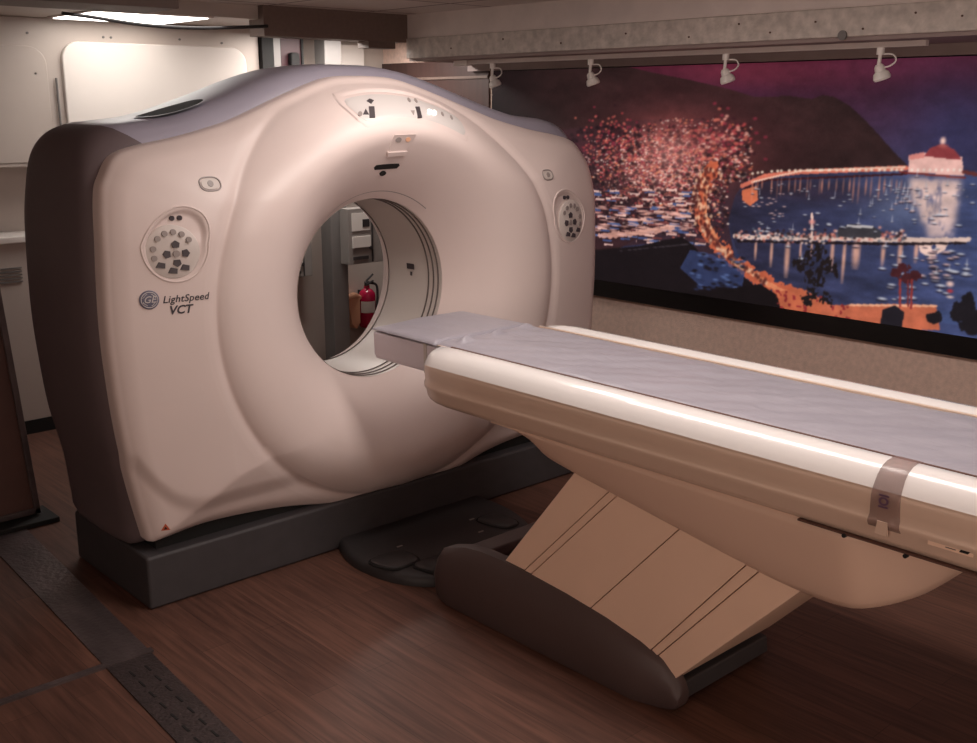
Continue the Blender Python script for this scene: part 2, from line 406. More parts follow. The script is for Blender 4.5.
# oval buttons above the control panels
def oval(x, z, w, h):
    n = 28; pts = [(x + w * math.copysign(abs(math.cos(2 * PI * i / n)) ** .7, math.cos(2 * PI * i / n)), z + h * math.copysign(abs(math.sin(2 * PI * i / n)) ** .8, math.sin(2 * PI * i / n))) for i in range(n)]
    rim = MB(); rim.tube([on_front(p[0], p[1], .001) for p in pts + pts[:1]], .0028, 6, cap=False)
    r = rim.build('emergency_button', 'btn2', gantry)
    decal('button_face', 'recess', [[(x + (p[0] - x) * .85, z + (p[1] - z) * .8) for p in pts]], r, .003)
    decal('button_mark', 'btn2', [circ(x, z, .010)], r, .005)
oval(1.714, 1.403, .036, .021); oval(3.245, 1.368, .030, .020)

# control panels
def control(cx_, cz_, sx, w, h):
    n = 48; pts = []
    for i in range(n):
        a = 2 * PI * i / n; c, s = math.cos(a), math.sin(a)
        dz = s * h * 1.12 * 1.07; dx = c * w * 1.07 + .35 * max(0, min(1, dz / h)) * w
        pts.append((cx_ + sx * dx, cz_ + dz))
    rim = MB(); rim.tube([Vector((p[0], float(Fy(p[0], p[1], False)), p[1])) for p in pts + pts[:1]], .0035, 8, cap=False)
    cp = rim.build('control_panel', 'white', gantry)
    # round key plate, tilted up out of the recess
    px, pz, R_ = cx_ - sx * .008, cz_ - .022, w * .86
    b = MB(); yb = float(Fy(px, pz, False))
    def P(x, z, o): return (x, float(Fy(x, z, False)) + .010 - .009 * ((pz + R_ - z) / (2 * R_)) - o, z)
    N = 40
    outer = [P(px + R_ * math.cos(2 * PI * i / N), pz + R_ * math.sin(2 * PI * i / N), -.02) for i in range(N)]
    o2 = [P(px + R_ * math.cos(2 * PI * i / N), pz + R_ * math.sin(2 * PI * i / N), .002) for i in range(N)]
    o3 = [P(px + R_ * .96 * math.cos(2 * PI * i / N), pz + R_ * .96 * math.sin(2 * PI * i / N), .004) for i in range(N)]
    b.loft([outer, o2, o3]); pl = b.build('key_plate', 'recess', cp)
    def key(x, z, poly, m, name='key'):
        k = len(poly); bb = MB()
        bb.add([P(x + p[0], z + p[1], .003) for p in poly] + [P(x + p[0], z + p[1], .008) for p in poly],
               [tuple(range(k)), tuple(range(2 * k - 1, k - 1, -1))] + [(i, (i + 1) % k, k + (i + 1) % k, k + i) for i in range(k)])
        bb.build(name, m, cp)
    cxk, czk = px + sx * .008, pz - .006; q = R_ / .08
    for a in (90, 0, 180, 270):
        ar = math.radians(a); X, Z = cxk + .027 * q * math.cos(ar), czk + .027 * q * math.sin(ar)
        key(X, Z, [(.0125 * q * math.cos(ar + t), .0125 * q * math.sin(ar + t)) for t in (0, 1.2, 2.4, 3.9, 5.1)], 'btn')
    key(cxk, czk, circ(0, 0, .010 * q), 'btn2'); 
    rr = R_ * .74
    for a in (35, 60, 85, 110, 135, 168, 195): key(px + sx * rr * math.cos(math.radians(a)), pz + rr * math.sin(math.radians(a)), circ(0, 0, .0085 * q, 12), 'btn2')
    for a in (222, 262, 300): key(px + sx * rr * .95 * math.cos(math.radians(a)), pz + rr * .95 * math.sin(math.radians(a)), [(-.014 * q, -.006), (.012 * q, -.010), (.014 * q, .006), (-.004, .011)], 'btn')
    for k in range(2):
        X = px + sx * (.012 + .024 * k); Z = cz_ + h * .83
        yk = float(Fy(X, Z)); bb = MB(); bb.tube([(X, yk + .002, Z), (X, yk - .006, Z)], .008, 12); bb.build('key', 'btn', cp)
control(1.568, 1.222, 1, .098, .098)
control(3.375, 1.192, -1, .104, .094)

# makers badge and model lettering
def text_on(txt, x, z, size, m, name, parent, shear=0, bold=0, tilt=0, spacing=1.0):
    vs, fs = text_mb(txt, size, shear, bold, spacing=spacing); b = MB(); c, s = math.cos(tilt), math.sin(tilt); q = []
    for v in vs:
        X = x + v[0] * c - v[2] * s; Z = z + v[0] * s + v[2] * c
        q.append((X, float(Fy(x + (X - x), z, False)) - .0012 + v[1], Z))
    b.add(q, fs); return b.build(name, m, parent, smooth=False)
cxb, czb = 1.475, 1.055
def bp(dx, dz, o): return on_front(cxb + dx, czb + dz, o)
badge = MB(); badge.loft([[bp(r_ * math.cos(2 * PI * i / 40), r_ * math.sin(2 * PI * i / 40), o_) for i in range(40)] for r_, o_ in ((.030, -.002), (.030, .003), (.027, .0045))])
bd = badge.build('makers_badge', 'logo', gantry, sharp=40); bd['label'] = 'round blue grey monogram badge'
r = MB(); r.tube([bp(.0245 * math.cos(2 * PI * i / 40), .0245 * math.sin(2 * PI * i / 40), .0048) for i in range(41)], .0012, 6, cap=False); r.build('badge_ring', 'disp', bd)
for k in range(4):
    a0 = PI / 4 + k * PI / 2; r = MB()
    r.tube([bp((.019 + .002 * math.sin(i * .8)) * math.cos(a0 + (i - 5) * .1), .019 * math.sin(a0 + (i - 5) * .1), .0048) for i in range(11)], .0010, 6); r.build('badge_swirl', 'disp', bd)
vs, fs = text_mb('GE', .030, shear=.3); b = MB(); b.add([bp(v[0], v[2], .0055 - v[1]) for v in vs], fs); b.build('badge_letters', 'disp', bd, smooth=False)
text_on('LightSpeed', 1.588, 1.050, .032, 'ink', 'model_lettering', gantry, shear=.25, bold=.0004, spacing=1.05)
text_on('VCT', 1.567, 1.014, .038, 'ink', 'model_lettering', gantry, shear=.25, bold=.001)
t_ = decal('warning_triangle', 'orange', [tri(1.487, .275, .016)], gantry, .0015)
decal('warning_mark', 'black', [tri(1.487, .274, .006)], t_, .0025)

# handle recess on the top cover (left) and its twin on the right, hidden from here
def top_z(x, ym):
    a = SL[4]; m_ = tops; i = np.argsort(a[m_][:, 0]); return float(np.interp(x, a[m_][i, 0], a[m_][i, 2]))
def handle(xc):
    b = MB(); N = 36; pts = []; mid = []
    for i in range(N):
        a = 2 * PI * i / N
        x = xc + .125 * math.copysign(abs(math.cos(a)) ** .9, math.cos(a)); y = 3.53 + .10 * math.sin(a)
        pts.append((x, y, top_z(x, y) + .0035))
        mid.append((xc + .118 * math.cos(a), 3.53 + .09 * math.sin(a), top_z(xc + .118 * math.cos(a), y) + .0045))
    b.loft([pts, mid], cap=False); h = b.build('handle_recess', 'bluegrey', gantry)
    b = MB(); b.loft([mid, [((p[0] - xc) * .9 + xc, (p[1] - 3.53) * .9 + 3.53, p[2] - .001) for p in mid]]); b.build('handle_opening', 'black', h); return h
handle(1.76)
# base
b = MB(); b.box(1.41, 3.57, 3.215, 3.82, .0, .188); bo = b.build('base', 'base', gantry, bevel=.012)
b = MB(); b.box(1.47, 3.51, 3.27, 3.80, .18, .30); b.build('base_gap', 'black', gantry)

# foot pad on the floor in front of the base
pad = thing('foot_pedal_pad', 'black half-oval foot control pad on the floor against the gantry base', 'foot pedal', (2.55, 3.0, 0))
po = [(2.17, 3.21), (2.125, 3.08), (2.12, 2.95), (2.15, 2.82), (2.22, 2.72), (2.33, 2.665), (2.48, 2.65), (2.62, 2.67), (2.75, 2.74), (2.84, 2.86), (2.89, 3.02), (2.90, 3.21)]
pc = catmull(po, 6)
def shr(pts, k): c = np.array([2.51, 3.25]); return [tuple(c + (np.array(p) - c) * k) for p in pts]
b = MB(); b.loft([[(p[0], min(p[1], 3.212), z) for p in shr(pc, k)] for k, z in ((1, 0), (1, .02), (.985, .034), (.95, .042), (.93, .044))]); b.build('pad_body', 'pad', pad, sharp=50)
def pedal(poly):
    b = MB(); c = np.mean(np.array(poly), 0)
    q = catmull(poly, 5, True); b.loft([[(p[0], p[1], z) for p in [tuple(c + (np.array(r_) - c) * k) for r_ in q]] for k, z in ((1.0, .043), (1.0, .050), (.93, .053))])
    b.build('pedal', 'pad', pad, sharp=60)
    g = MB(); g.tube([tuple(c + (np.array(r_) - c) * 1.07) + (.0445,) for r_ in np.vstack([q, q[:1]])], .004, 6, cap=False); g.build('pedal_groove', 'black', pad)
for a, y_, w_, h_ in ((2.205, 2.905, .075, .06), (2.305, 2.775, .08, .055), (2.74, 2.93, .055, .07)):
    pedal([(a - w_, y_ + h_ * .2), (a - w_ * .8, y_ + h_), (a + w_ * .7, y_ + h_), (a + w_, y_ + h_ * .3), (a + w_ * .8, y_ - h_ * .9), (a - w_ * .5, y_ - h_)])
for x, y in ((2.30, 3.0), (2.42, 2.87), (2.68, 3.02), (2.62, 2.90)):
    g = MB(); g.box(x - .012, x + .012, y - .004, y + .004, .043, .0455); g.build('pedal_mark', 'btn2', pad)

# ------------------------------------------------------------------ patient table
TX = 2.45
table = thing('patient_table', 'long scanner table with white rounded sheath and tan leaning pedestal, entering the gantry bore', 'scanner table', (TX, 1.6, 0))
Y0, Y1 = .25, 2.62
def section(half):     # half profile from inner channel over the rim to the underside centre -> full ring
    r = [(TX - h[0], h[1]) for h in half]; return r + [(TX + h[0], h[1]) for h in half[::-1]]
SH = [(.232, .80), (.232, .885), (.240, .892), (.262, .896), (.290, .893), (.310, .884), (.324, .870), (.334, .853), (.339, .842), (.341, .828), (.339, .800), (.337, .784), (.3415, .775), (.342, .767), (.334, .756), (.328, .732), (.318, .716), (.29, .706), (.15, .704)]
rings = []
ys = [(Y0, 1, 1)] + [(y, 1, 1) for y in (.8, 1.4, 2.0, 2.4)] + [(2.52, 1, 1), (2.58, .985, .97), (2.62, .955, .92), (2.645, .90, .82), (2.66, .83, .66)]
for y, kx, kz in ys:
    pr = []
    for h in SH:
        hx = max(h[0] * kx, .228) if h[0] > .25 else h[0]
        hz = .80 + (h[1] - .80) * kz if h[1] > .80 else .80 - (.80 - h[1]) * kz
        hz = min(hz, h[1]) if h[1] > .8 else hz
        pr.append((hx, hz if h[0] > .25 else min(h[1], .885)))
    rings.append([(x, y, z) for x, z in section(pr)])
b = MB(); b.loft(rings); sheath = b.build('sheath', 'sheath', table, sharp=60)
for s_ in (0, 1):      # whiter strips painting the lit top of the sheath on both edges
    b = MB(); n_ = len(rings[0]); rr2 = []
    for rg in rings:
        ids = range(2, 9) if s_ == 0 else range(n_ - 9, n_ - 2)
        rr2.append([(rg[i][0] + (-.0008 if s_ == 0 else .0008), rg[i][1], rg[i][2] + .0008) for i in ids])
    b.loft(rr2, cap=False, closed=False); o = b.build('lit_rim_strip', 'rim', table, sharp=180); o['label'] = 'glossy rim with its lit top painted whiter'
sheath['label'] = 'glossy cream white sheath with rounded rims'
# dark strip painting the shadow in the slot between mattress and sheath
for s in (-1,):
    b = MB(); xo = TX + s * .2285; b.box(xo - .0035, xo + .0035, Y0, 2.60, .80, .888); b.build('slot_shadow_strip', 'seam', table, smooth=False)
# boat-shaped lower housing
prof = [(2.32, .700), (2.25, .690), (2.19, .662), (2.13, .624), (2.016, .598), (1.92, .582), (1.7, .545), (1.44, .503), (1.27, .485), (1.14, .490), (1.04, .530), (.98, .580), (.94, .630), (.915, .675), (.905, .705)]
pp = catmull(prof, 5); rings = []
for y, zb in pp:
    d = .712 - zb
    k = sst((y - .90) / .25) ; wt = .318 * (.55 + .45 * k); wb = (.262) * (.5 + .5 * k)
    half = [(wt, .712), (wt - .004, .712 - d * .10), (wt - (wt - wb) * .35, .712 - d * .35), (wt - (wt - wb) * .75, .712 - d * .66), (wb, .712 - d * .86), (wb - .018, .712 - d * .96), (wb - .05, zb), (.1, zb)]
    rings.append([(x, y, z) for x, z in section(half)])
b = MB(); b.loft(rings); bt = b.build('lower_housing', 'boat', table, sharp=180); bt['label'] = 'tan boat-shaped housing under the sheath'
# dark parting line & screw dots towards the foot end
b = MB(); b.box(TX - .327, TX - .314, Y0, 1.25, .710, .7145); b.build('parting_line', 'seam', table, smooth=False)
for y, z in ((1.13, .709), (.985, .706)):
    b = MB(); b.tube([(TX - .318, y, z), (TX - .330, y, z)], .005, 12); b.build('screw', 'black', table)
# warning label near the foot end
b = MB(); b.box(TX - .3375, TX - .3345, .84, .935, .752, .775); lb = b.build('rating_label', 'panel', table, smooth=False)
for k, (a, c) in enumerate(((.905, .930), (.905, .930), (.875, .897))):
    b = MB(); b.box(TX - .3385, TX - .3365, a, c, .769 - .006 * k, .7705 - .006 * k); b.build('label_line', 'ink', lb, smooth=False)
b = MB(); b.prism([(.868, .756), (.85, .756), (.842, .766), (.86, .772)], 'x', TX - .3386, TX - .3365); b.build('label_mark', 'black', lb, smooth=False)
# clear strap around the sheath
def wrap(y0, y1, off, zlo, name, m, parent):
    sec = [(h[0] + off * (1 if h[0] > .3 else .3), h[1] + (off if h[1] > .86 else 0)) for h in SH[2:] if h[1] > zlo or True][:13]
    b = MB(); b.loft([[(TX - h[0], y0 + (y1 - y0) * t + .018 * (i / 12) * (t - .5), h[1]) for i, h in enumerate(sec)] for t in (0, .33, .66, 1)], cap=False, closed=False)
    o = b.build(name, m, parent); sl = o.modifiers.new('s', 'SOLIDIFY'); sl.thickness = .001; return o
def film():
    m = bpy.data.materials.new('strap_film_clear'); m.use_nodes = True; nt = m.node_tree; p = nt.nodes['Principled BSDF']
    p.inputs['Base Color'].default_value = (*lin((150, 118, 112)), 1); p.inputs['Roughness'].default_value = .3; p.inputs['Alpha'].default_value = .32
    return m
M['film'] = film()
st = wrap(1.005, 1.062, .0025, .74, 'clear_strap', 'film', table); st['label'] = 'translucent strap with purple printing wrapped over the sheath'
vs, fs = text_mb('IOI', .030, bold=.0012)
b = MB(); b.add([(TX - .3475 + v[1], 1.034 + v[2], .826 + v[0] * .8 - .004) for v in vs], fs); b.build('strap_print', 'strapink', st, smooth=False)
b = MB(); b.prism([(1.02, .745), (1.05, .745), (1.046, .775), (1.024, .775)], 'x', TX - .346, TX - .343); b.build('strap_buckle', 'sheath', st, smooth=False)

# cradle slab that slides into the bore
b = MB(); hw = .222
cp_ = [(TX - hw, .872), (TX - hw + .002, .79), (TX - hw + .012, .772), (TX + hw - .012, .772), (TX + hw - .002, .79), (TX + hw, .872)]
b.prism(cp_, 'y', 2.45, 3.035); cr = b.build('cradle', 'cradle', table, bevel=.006); cr['label'] = 'pale grey cradle end reaching into the bore'
b = MB(); b.box(TX - hw, TX + hw, Y0, 2.5, .80, .868); b.build('cradle_bed', 'cradle', table)
b = MB(); b.box(TX - hw - .002, TX + hw + .002, 2.735, 2.752, .772, .874); b.build('cradle_end_band', 'bore', table, bevel=.003)
# mattress: long pad with wrinkled seam and a separate head pad
def pad_mesh(y0, y1, hw0, hw1, zt, amp, name, ny, nx=24, crumple=None, th=.012):
    g = []; nz = []
    for j in range(ny + 1):
        y = y0 + (y1 - y0) * j / ny; row = []
        w = hw0 + (hw1 - hw0) * j / ny
        for i in range(nx + 1):
            u = -1 + 2 * i / nx; x = TX + w * u
            edge_ = (1 - abs(u) ** 8) * (1 - abs(2 * j / ny - 1) ** 40)
            h = amp * (math.sin(x * 23 + y * 9) + .6 * math.sin(y * 31 - x * 17) + .5 * math.sin(x * 61 + y * 47)) * .5
            if crumple: h += crumple(x, y)
            row.append((x, y, zt - th + th * edge_ ** .4 + h * edge_))
        g.append(row)
    b = MB(); n = nx + 1
    for row in g: b.v += row
    for j in range(ny):
        for i in range(nx): b.f.append((j * n + i, j * n + i + 1, (j + 1) * n + i + 1, (j + 1) * n + i))
    o0 = len(b.v)
    for row in g: b.v += [(p[0], p[1], zt - th - .004) for p in (row[0], row[-1])]
    for j in range(ny):
        b.f.append((j * n, (j + 1) * n, o0 + 2 * (j + 1), o0 + 2 * j)); b.f.append((j * n + nx, o0 + 2 * j + 1, o0 + 2 * (j + 1) + 1, (j + 1) * n + nx))
    b.f.append(tuple([i for i in range(n)] + [o0 + 1, o0])); e = ny * n
    b.f.append(tuple([e + i for i in range(n)] + [o0 + 2 * ny + 1, o0 + 2 * ny]))
    return b
def bumps(x, y):
    return .020 * math.exp(-((y - 2.64 - .1 * (x - TX)) / .018) ** 2) * max(0, math.sin((x - TX) * 40 + 1)) 
mt = pad_mesh(Y0, 2.70, .224, .224, .890, .0055, 'm', 340, 44, bumps).build('mattress', 'vinyl', table, sharp=180)
mt['label'] = 'lavender grey vinyl mattress'
hd = pad_mesh(2.69, 3.045, .228, .220, .893, .001, 'h', 40, 24, lambda x, y: -.010 * max(0, (y - 2.9) / .14) * max(0, -(x - TX) / .22)).build('head_pad', 'vinyl', table, sharp=180)

# pedestal: leaning slab of overlapping cover panels
cA, cB, cC, cD = np.array([2.335, .225]), np.array([1.655, .085]), np.array([1.262, .508]), np.array([2.02, .625])
lo = [0, .115, .155, .495, .835, .872, 1.0]; hi = [0, .185, .225, .515, .795, .845, 1.0]
for k in range(6):
    a0 = cA + (cB - cA) * lo[k]; a1 = cA + (cB - cA) * lo[k + 1]; d0 = cD + (cC - cD) * hi[k]; d1 = cD + (cC - cD) * hi[k + 1]
    g = .0014; e = (cB - cA) / np.linalg.norm(cB - cA) * g
    b = MB(); xo = 2.205 - (.004 if k in (2, 3) else .002 if k in (1, 4) else 0)
    b.prism([tuple(a0 + e), tuple(a1 - e), tuple(d1 - e), tuple(d0 + e)], 'x', xo, 2 * TX - xo); b.build('pedestal_panel', 'panel', table, bevel=.002, seg=2)
b = MB(); b.prism([tuple(cA - [.01, 0]), tuple(cB + [.01, 0]), tuple(cC + [.012, 0]), tuple(cD - [.01, 0])], 'x', 2.212, 2 * TX - 2.212); b.build('pedestal_core', 'seam', table, smooth=False)
# foot: two slipper shaped side rails joined by cross bars
def rail(s):
    prof = [(2.655, .06, .12), (2.648, .03, .160), (2.625, .008, .185), (2.58, 0, .207), (2.51, 0, .228), (2.43, 0, .238), (2.33, 0, .240), (2.2, 0, .234), (2.05, 0, .222), (1.89, 0, .202), (1.76, 0, .176), (1.68, .003, .150), (1.64, .012, .12), (1.622, .022, .095), (1.612, .04, .07)]
    if s > 0: prof = [(2.42, .05, .12), (2.40, .01, .18)] + prof[6:-4]
    rings = []
    for k, (y, zb, zt) in enumerate(prof):
        w = 1.0 - .35 * sst((1.78 - y) / .14) - .45 * sst((y - 2.60) / .09)
        xin = 2.235; xo = xin - .078 * w; d = zt - zb; xm = xo + .004
        ring = [(xin, zb), (xo + .012, zb), (xo + .003, zb + .1 * d), (xo, zb + .45 * d), (xo + .004, zb + .62 * d), (xo + .020 * w, zb + .86 * d), (xo + .040 * w, zb + .98 * d), (xin - .01, zt), (xin, zt - .004)]
        rings.append([(TX + s * (TX - x), y, z) for x, z in ring])
    b = MB(); b.loft(rings); return b.build('foot_rail', 'foot', table, sharp=40)
rail(-1); rail(1)
b = MB(); b.prism([(2.50, .02), (2.62, .02), (2.63, .13), (2.605, .175), (2.52, .175), (2.50, .15)], 'x', 2.23, 2 * TX - 2.23); b.build('foot_crossbar', 'foot', table, bevel=.01)
b = MB(); b.prism([(1.66, .004), (2.56, .004), (2.56, .05), (1.66, .05)], 'x', 2.23, 2 * TX - 2.23); b.build('foot_plate', 'base', table)
b = MB(); b.prism([(1.642, .015), (1.70, .015), (1.70, .072), (1.648, .068)], 'x', 2.225, 2 * TX - 2.225); b.build('foot_end_bar', 'base', table, bevel=.006)

# ------------------------------------------------------------------ room shell
XL, XR, YF, YB, ZC = -1.3, 4.36, -1.3, 5.75, 2.13
struct(MB().box(XL, XR, YF, YB, -.05, 0).build('floor', 'floor', smooth=False))
struct(MB().box(XL, XR + .1, YF, 4.95, ZC, ZC + .05).build('ceiling', 'ceil', smooth=False))
struct(MB().box(XL, XR + .1, 4.93, YB, 2.065, ZC + .05).build('ceiling_back', 'cream', smooth=False))
struct(MB().box(XL - .1, XR + .1, YB, YB + .1, -.05, ZC + .05).build('wall_back', 'cream', smooth=False))
struct(MB().box(XR, XR + .1, YF, YB, -.05, ZC + .05).build('wall_right', 'carpetwall', smooth=False))
struct(MB().box(XL - .1, XL, YF, YB, -.05, ZC + .05).build('wall_left', 'cream', smooth=False))
struct(MB().box(XL, XR, YF - .1, YF, -.05, ZC + .05).build('wall_front', 'cream', smooth=False))
# brown panelling on the right wall beyond the mural
struct(MB().box(XR - .012, XR, 4.74, YB, .0, 1.905).build('trim_1', 'brownwall', smooth=False))
struct(MB().box(XR - .02, XR, 4.74, YB, 1.80, 1.815).build('trim_2', 'header', smooth=False))
# beam above the mural: board, galvanised channel, soffit
XB = 3.86
struct(MB().box(XB + .01, XR, YF, 4.88, 1.99, ZC).build('trim_3', 'board', smooth=False))
beam = MB().box(XB, XB + .06, YF, 4.88, 1.90, 2.005).build('trim_4', 'beam', bevel=.003); struct(beam)
struct(MB().box(XB + .02, XR, YF, 4.88, 1.885, 1.90).build('trim_5', 'soffit', smooth=False))
struct(MB().box(XR - .05, XR, YF, 4.88, 1.84, 1.885).build('trim_6', 'soffit', smooth=False))
for i, (y, z) in enumerate([(4.5, 1.94), (4.1, 1.97), (3.7, 1.935), (3.3, 1.96), (2.95, 1.93), (2.7, 1.97), (2.55, 1.93), (2.35, 1.96), (2.15, 1.925), (1.95, 1.97), (1.78, 1.95)]):
    MB().tube([(XB + .001, y, z), (XB - .003, y, z)], .004, 10).build('beam_rivet', 'seam', beam)
b = MB(); b.tube([(XB + .001, 2.23, 1.905), (XB - .008, 2.23, 1.905)], .018, 20); cb_ = b.build('beam_bolt', 'greypost', beam)
# header across the opening behind the gantry
struct(MB().box(2.965, XB + .02, 4.88, 5.02, 1.985, ZC).build('trim_7', 'header', smooth=False))
struct(MB().box(3.62, 3.80, 4.9, 5.0, 1.95, 1.99).build('trim_8', 'header', smooth=False))

# ---- overhead cabinet run with a rounded hatch
cab = thing('wall_cabinet', 'cream overhead cabinet with a rounded hatch door, on the back wall at left', 'cabinet', (1.6, 5.65, 1.35))
MB().box(XL, 3.33, 5.55, YB, 1.352, 2.064).build('body', 'cream', cab, bevel=.004)
dr = MB().prism(rrect(2.20, 3.235, 1.10 + .27, 1.958, .09), 'y', 5.522, 5.556).build('door', 'cab', cab, bevel=.008)
b = MB(); b.prism(rrect(1.2, 2.13, 1.37, 1.93, .09), 'y', 5.545, 5.556); b.build('door', 'cream', cab, bevel=.006)
b = MB(); b.tube([(2.168, 5.535, 1.40), (2.165, 5.533, 1.78)], .006, 8); b.build('hinge', 'greypost', cab)
for x, z in ((2.05, 1.99), (2.43, 1.985), (2.47, 1.985), (2.07, 1.80), (2.85, 1.99), (3.1, 1.98)):
    b = MB(); b.tube([(x, 5.551, z), (x, 5.545, z)], .006, 10); b.build('rivet', 'greypost', cab)
low = thing('base_cabinet', 'cream low cabinet with a grille and black toe kick, behind the gantry at left', 'cabinet', (1.0, 5.6, 0))
MB().box(XL + .01, 2.95, 5.53, YB - .004, .07, .985).build('body', 'cream', low, bevel=.004)
MB().box(XL + .01, 2.97, 5.50, YB - .004, .985, 1.02).build('worktop', 'cab', low, bevel=.006)
MB().box(XL + .01, 2.95, 5.525, YB - .004, .0, .07).build('toe_kick', 'black', low)
b = MB()
for k in range(5): b.box(1.2, 1.90, 5.522, 5.531, .79 + k * .017, .797 + k * .017)
b.build('grille', 'greypost', low)
# end wall panel to the right of the cabinets
struct(MB().box(3.335, 3.41, 5.52, YB, 0, 2.064).build('trim_9', 'black', smooth=False))
struct(MB().box(3.41, 3.46, 5.53, YB, 0, 2.064).build('trim_10', 'greypost', smooth=False))
mp_ = thing('wall_unit', 'maroon wall unit with a black fitting, above the gantry beside the grey post', 'wall unit', (3.54, 5.6, 1.5))
MB().box(3.475, 3.615, 5.56, YB, 1.45, 2.06).build('panel', 'maroon', mp_)
MB().box(3.461, 3.475, 5.55, YB, 1.45, 2.06).build('frame', 'black', mp_); MB().box(3.615, 3.628, 5.55, YB, 1.45, 2.06).build('frame', 'black', mp_)
b = MB(); b.prism(rrect(3.525, 3.585, 1.5, 1.945, .02), 'y', 5.52, 5.56); b.build('fitting', 'black', mp_, bevel=.01)
post = MB().box(3.735, 3.855, 5.49, 5.60, 0, 2.064).build('upright_post', 'greypost', bevel=.006); tag(post, 'grey square post behind the gantry, seen through the bore and above it', 'post')
tag(MB().prism(rrect(3.89, 4.17, 1.2, 2.01, .01), 'y', 5.70, YB).build('wall_board', 'cab', smooth=False), 'pale cream board on the back wall right of the grey post', 'board')
# electrical boxes seen through the bore
def ebox(x0, x1, z0, z1, y0, y1, lab, flip=False):
    t = thing('electrical_box', lab, 'electrical box', ((x0 + x1) / 2, y1, z0), 'grey boxes behind the gantry')
    MB().box(x0, x1, y0, y1, z0, z1).build('body', 'box', t, bevel=.004)
    w = x1 - x0; h = z1 - z0
    MB().box(x0 + .10 * w, x0 + .62 * w, y0 - .004, y0 + .002, z1 - .40 * h, z1 - .08 * h).build('window', 'boxlight', t)
    MB().box(x0 + .40 * w, x0 + .60 * w, y0 - .006, y0 + .001, z1 - .34 * h, z1 - .20 * h).build('display', 'boxdark', t)
    MB().box(x0 + .10 * w, x0 + .62 * w, y0 - .008, y0 + .002, z0 + .30 * h, z0 + .50 * h).build('label_plate', 'boxlight', t)
    MB().box(x0 + .12 * w, x0 + .55 * w, y0 - .006, y0 + .002, z0 + .08 * h, z0 + .14 * h).build('vent', 'boxdark', t)
    MB().box(x0 + .66 * w, x0 + .69 * w, y0 - .006, y0 + .002, z0 + .02 * h, z1 - .02 * h).build('seam', 'boxdark', t)
    MB().tube([(x0 + .62 * w, y0 - .012, z0 + .28 * h), (x0 + .62 * w, y0 + .002, z0 + .28 * h)], .012, 12).build('knob', 'boxdark', t)
ebox(3.80, 4.06, .70, 1.04, 5.40, 5.49, 'larger grey electrical box with a small window, on the post seen through the bore')
ebox(3.50, 3.69, .62, .90, 5.64, YB, 'darker grey electrical box left of the post, seen through the bore')
tag(MB().box(3.66, 3.672, 5.74, YB, .6, 1.2).build('wall_conduit', 'boxdark'), 'thin dark conduit on the wall left of the post, seen through the bore', 'conduit')
# fire extinguisher on its bracket
ext = thing('fire_extinguisher', 'red fire extinguisher with a white label, hung on the wall behind the bore', 'fire extinguisher', (4.085, 5.60, .22))
EX, EY = 4.135, 5.688
b = MB(); pr = [(0, .20), (.05, .20), (.052, .205), (.056, .215), (.056, .40), (.052, .425), (.036, .445), (.020, .455), (.018, .475), (0, .475)]
b.loft([[(EX + r_ * math.cos(2 * PI * i / 28), EY + r_ * math.sin(2 * PI * i / 28), z) for i in range(28)] for r_, z in pr], cap=False); cyl = b.build('cylinder', 'red', ext, sharp=50)
b = MB(); b.loft([[(EX + .0575 * math.cos(a), EY + .0575 * math.sin(a), z) for a in np.linspace(PI * 1.05, PI * 1.65, 12)] for z in (.30, .375)], cap=False, closed=False); b.build('paper_label', 'boxlight', cyl)
b = MB(); b.tube([(EX, EY, .47), (EX, EY, .50)], .016, 12); b.build('valve', 'boxdark', ext)
b = MB(); b.tube([(EX - .03, EY - .03, .49), (EX, EY, .505), (EX + .045, EY - .01, .545)], .007, 8); b.build('handle', 'boxdark', ext)
b = MB(); b.tube([(EX - .03, EY - .03, .48), (EX + .045, EY - .01, .50)], .007, 8); b.build('lever', 'boxdark', ext)
b = MB(); b.tube(catmull([(EX + .02, EY, .49), (EX + .07, EY - .01, .47), (EX + .078, EY - .01, .40), (EX + .068, EY - .01, .30)], 6), .008, 8); b.build('hose', 'boxdark', ext)
b = MB(); b.tube([(EX - .02, EY - .045, .23), (EX - .02, EY - .05, .16), (EX - .02, EY - .05, .10)], [.018, .02, .02], 12); b.build('nozzle', 'red', ext)
b = MB(); b.box(EX - .03, EX + .03, EY + .04, YB - .001, .26, .44); b.build('mount', 'boxdark', ext)
for o in ext.children: o.location.z += .03
brk = thing('wall_bracket', 'tan wall bracket beside the red extinguisher, seen through the bore', 'bracket', (3.95, 5.65, .3))
b = MB(); b.tube(catmull([(3.90, 5.66, .47), (3.95, 5.65, .45), (4.01, 5.66, .455), (4.07, 5.69, .43)], 5), .020, 10); b.build('arm', 'tan', brk)
b = MB(); b.prism([(3.96, .45), (4.06, .44), (4.06, .27), (4.03, .23), (3.99, .27)], 'y', 5.66, YB); b.build('back_plate', 'tan', brk, bevel=.006)

# ---- brown framed panel at the left edge
pn = thing('partition_panel', 'brown framed panel with a black foot rail at the left edge', 'partition', (.9, 4.3, 0))
def lean(mb, k=.068):
    mb.v = [(x - .06 - k * z, y, z) for x, y, z in mb.v]; return mb
lean(MB().box(.4, 1.50, 4.30, 4.33, .05, 1.02)).build('board', 'brownpanel', pn)
lean(MB().box(1.49, 1.515, 4.29, 4.34, .03, 1.03)).build('frame', 'steel', pn, bevel=.004)
lean(MB().box(.4, 1.515, 4.29, 4.34, .03, .055)).build('bottom_rail', 'steel', pn, bevel=.004)
MB().box(.4, 1.50, 4.22, 4.40, 0, .022).build('foot', 'black', pn, bevel=.004)

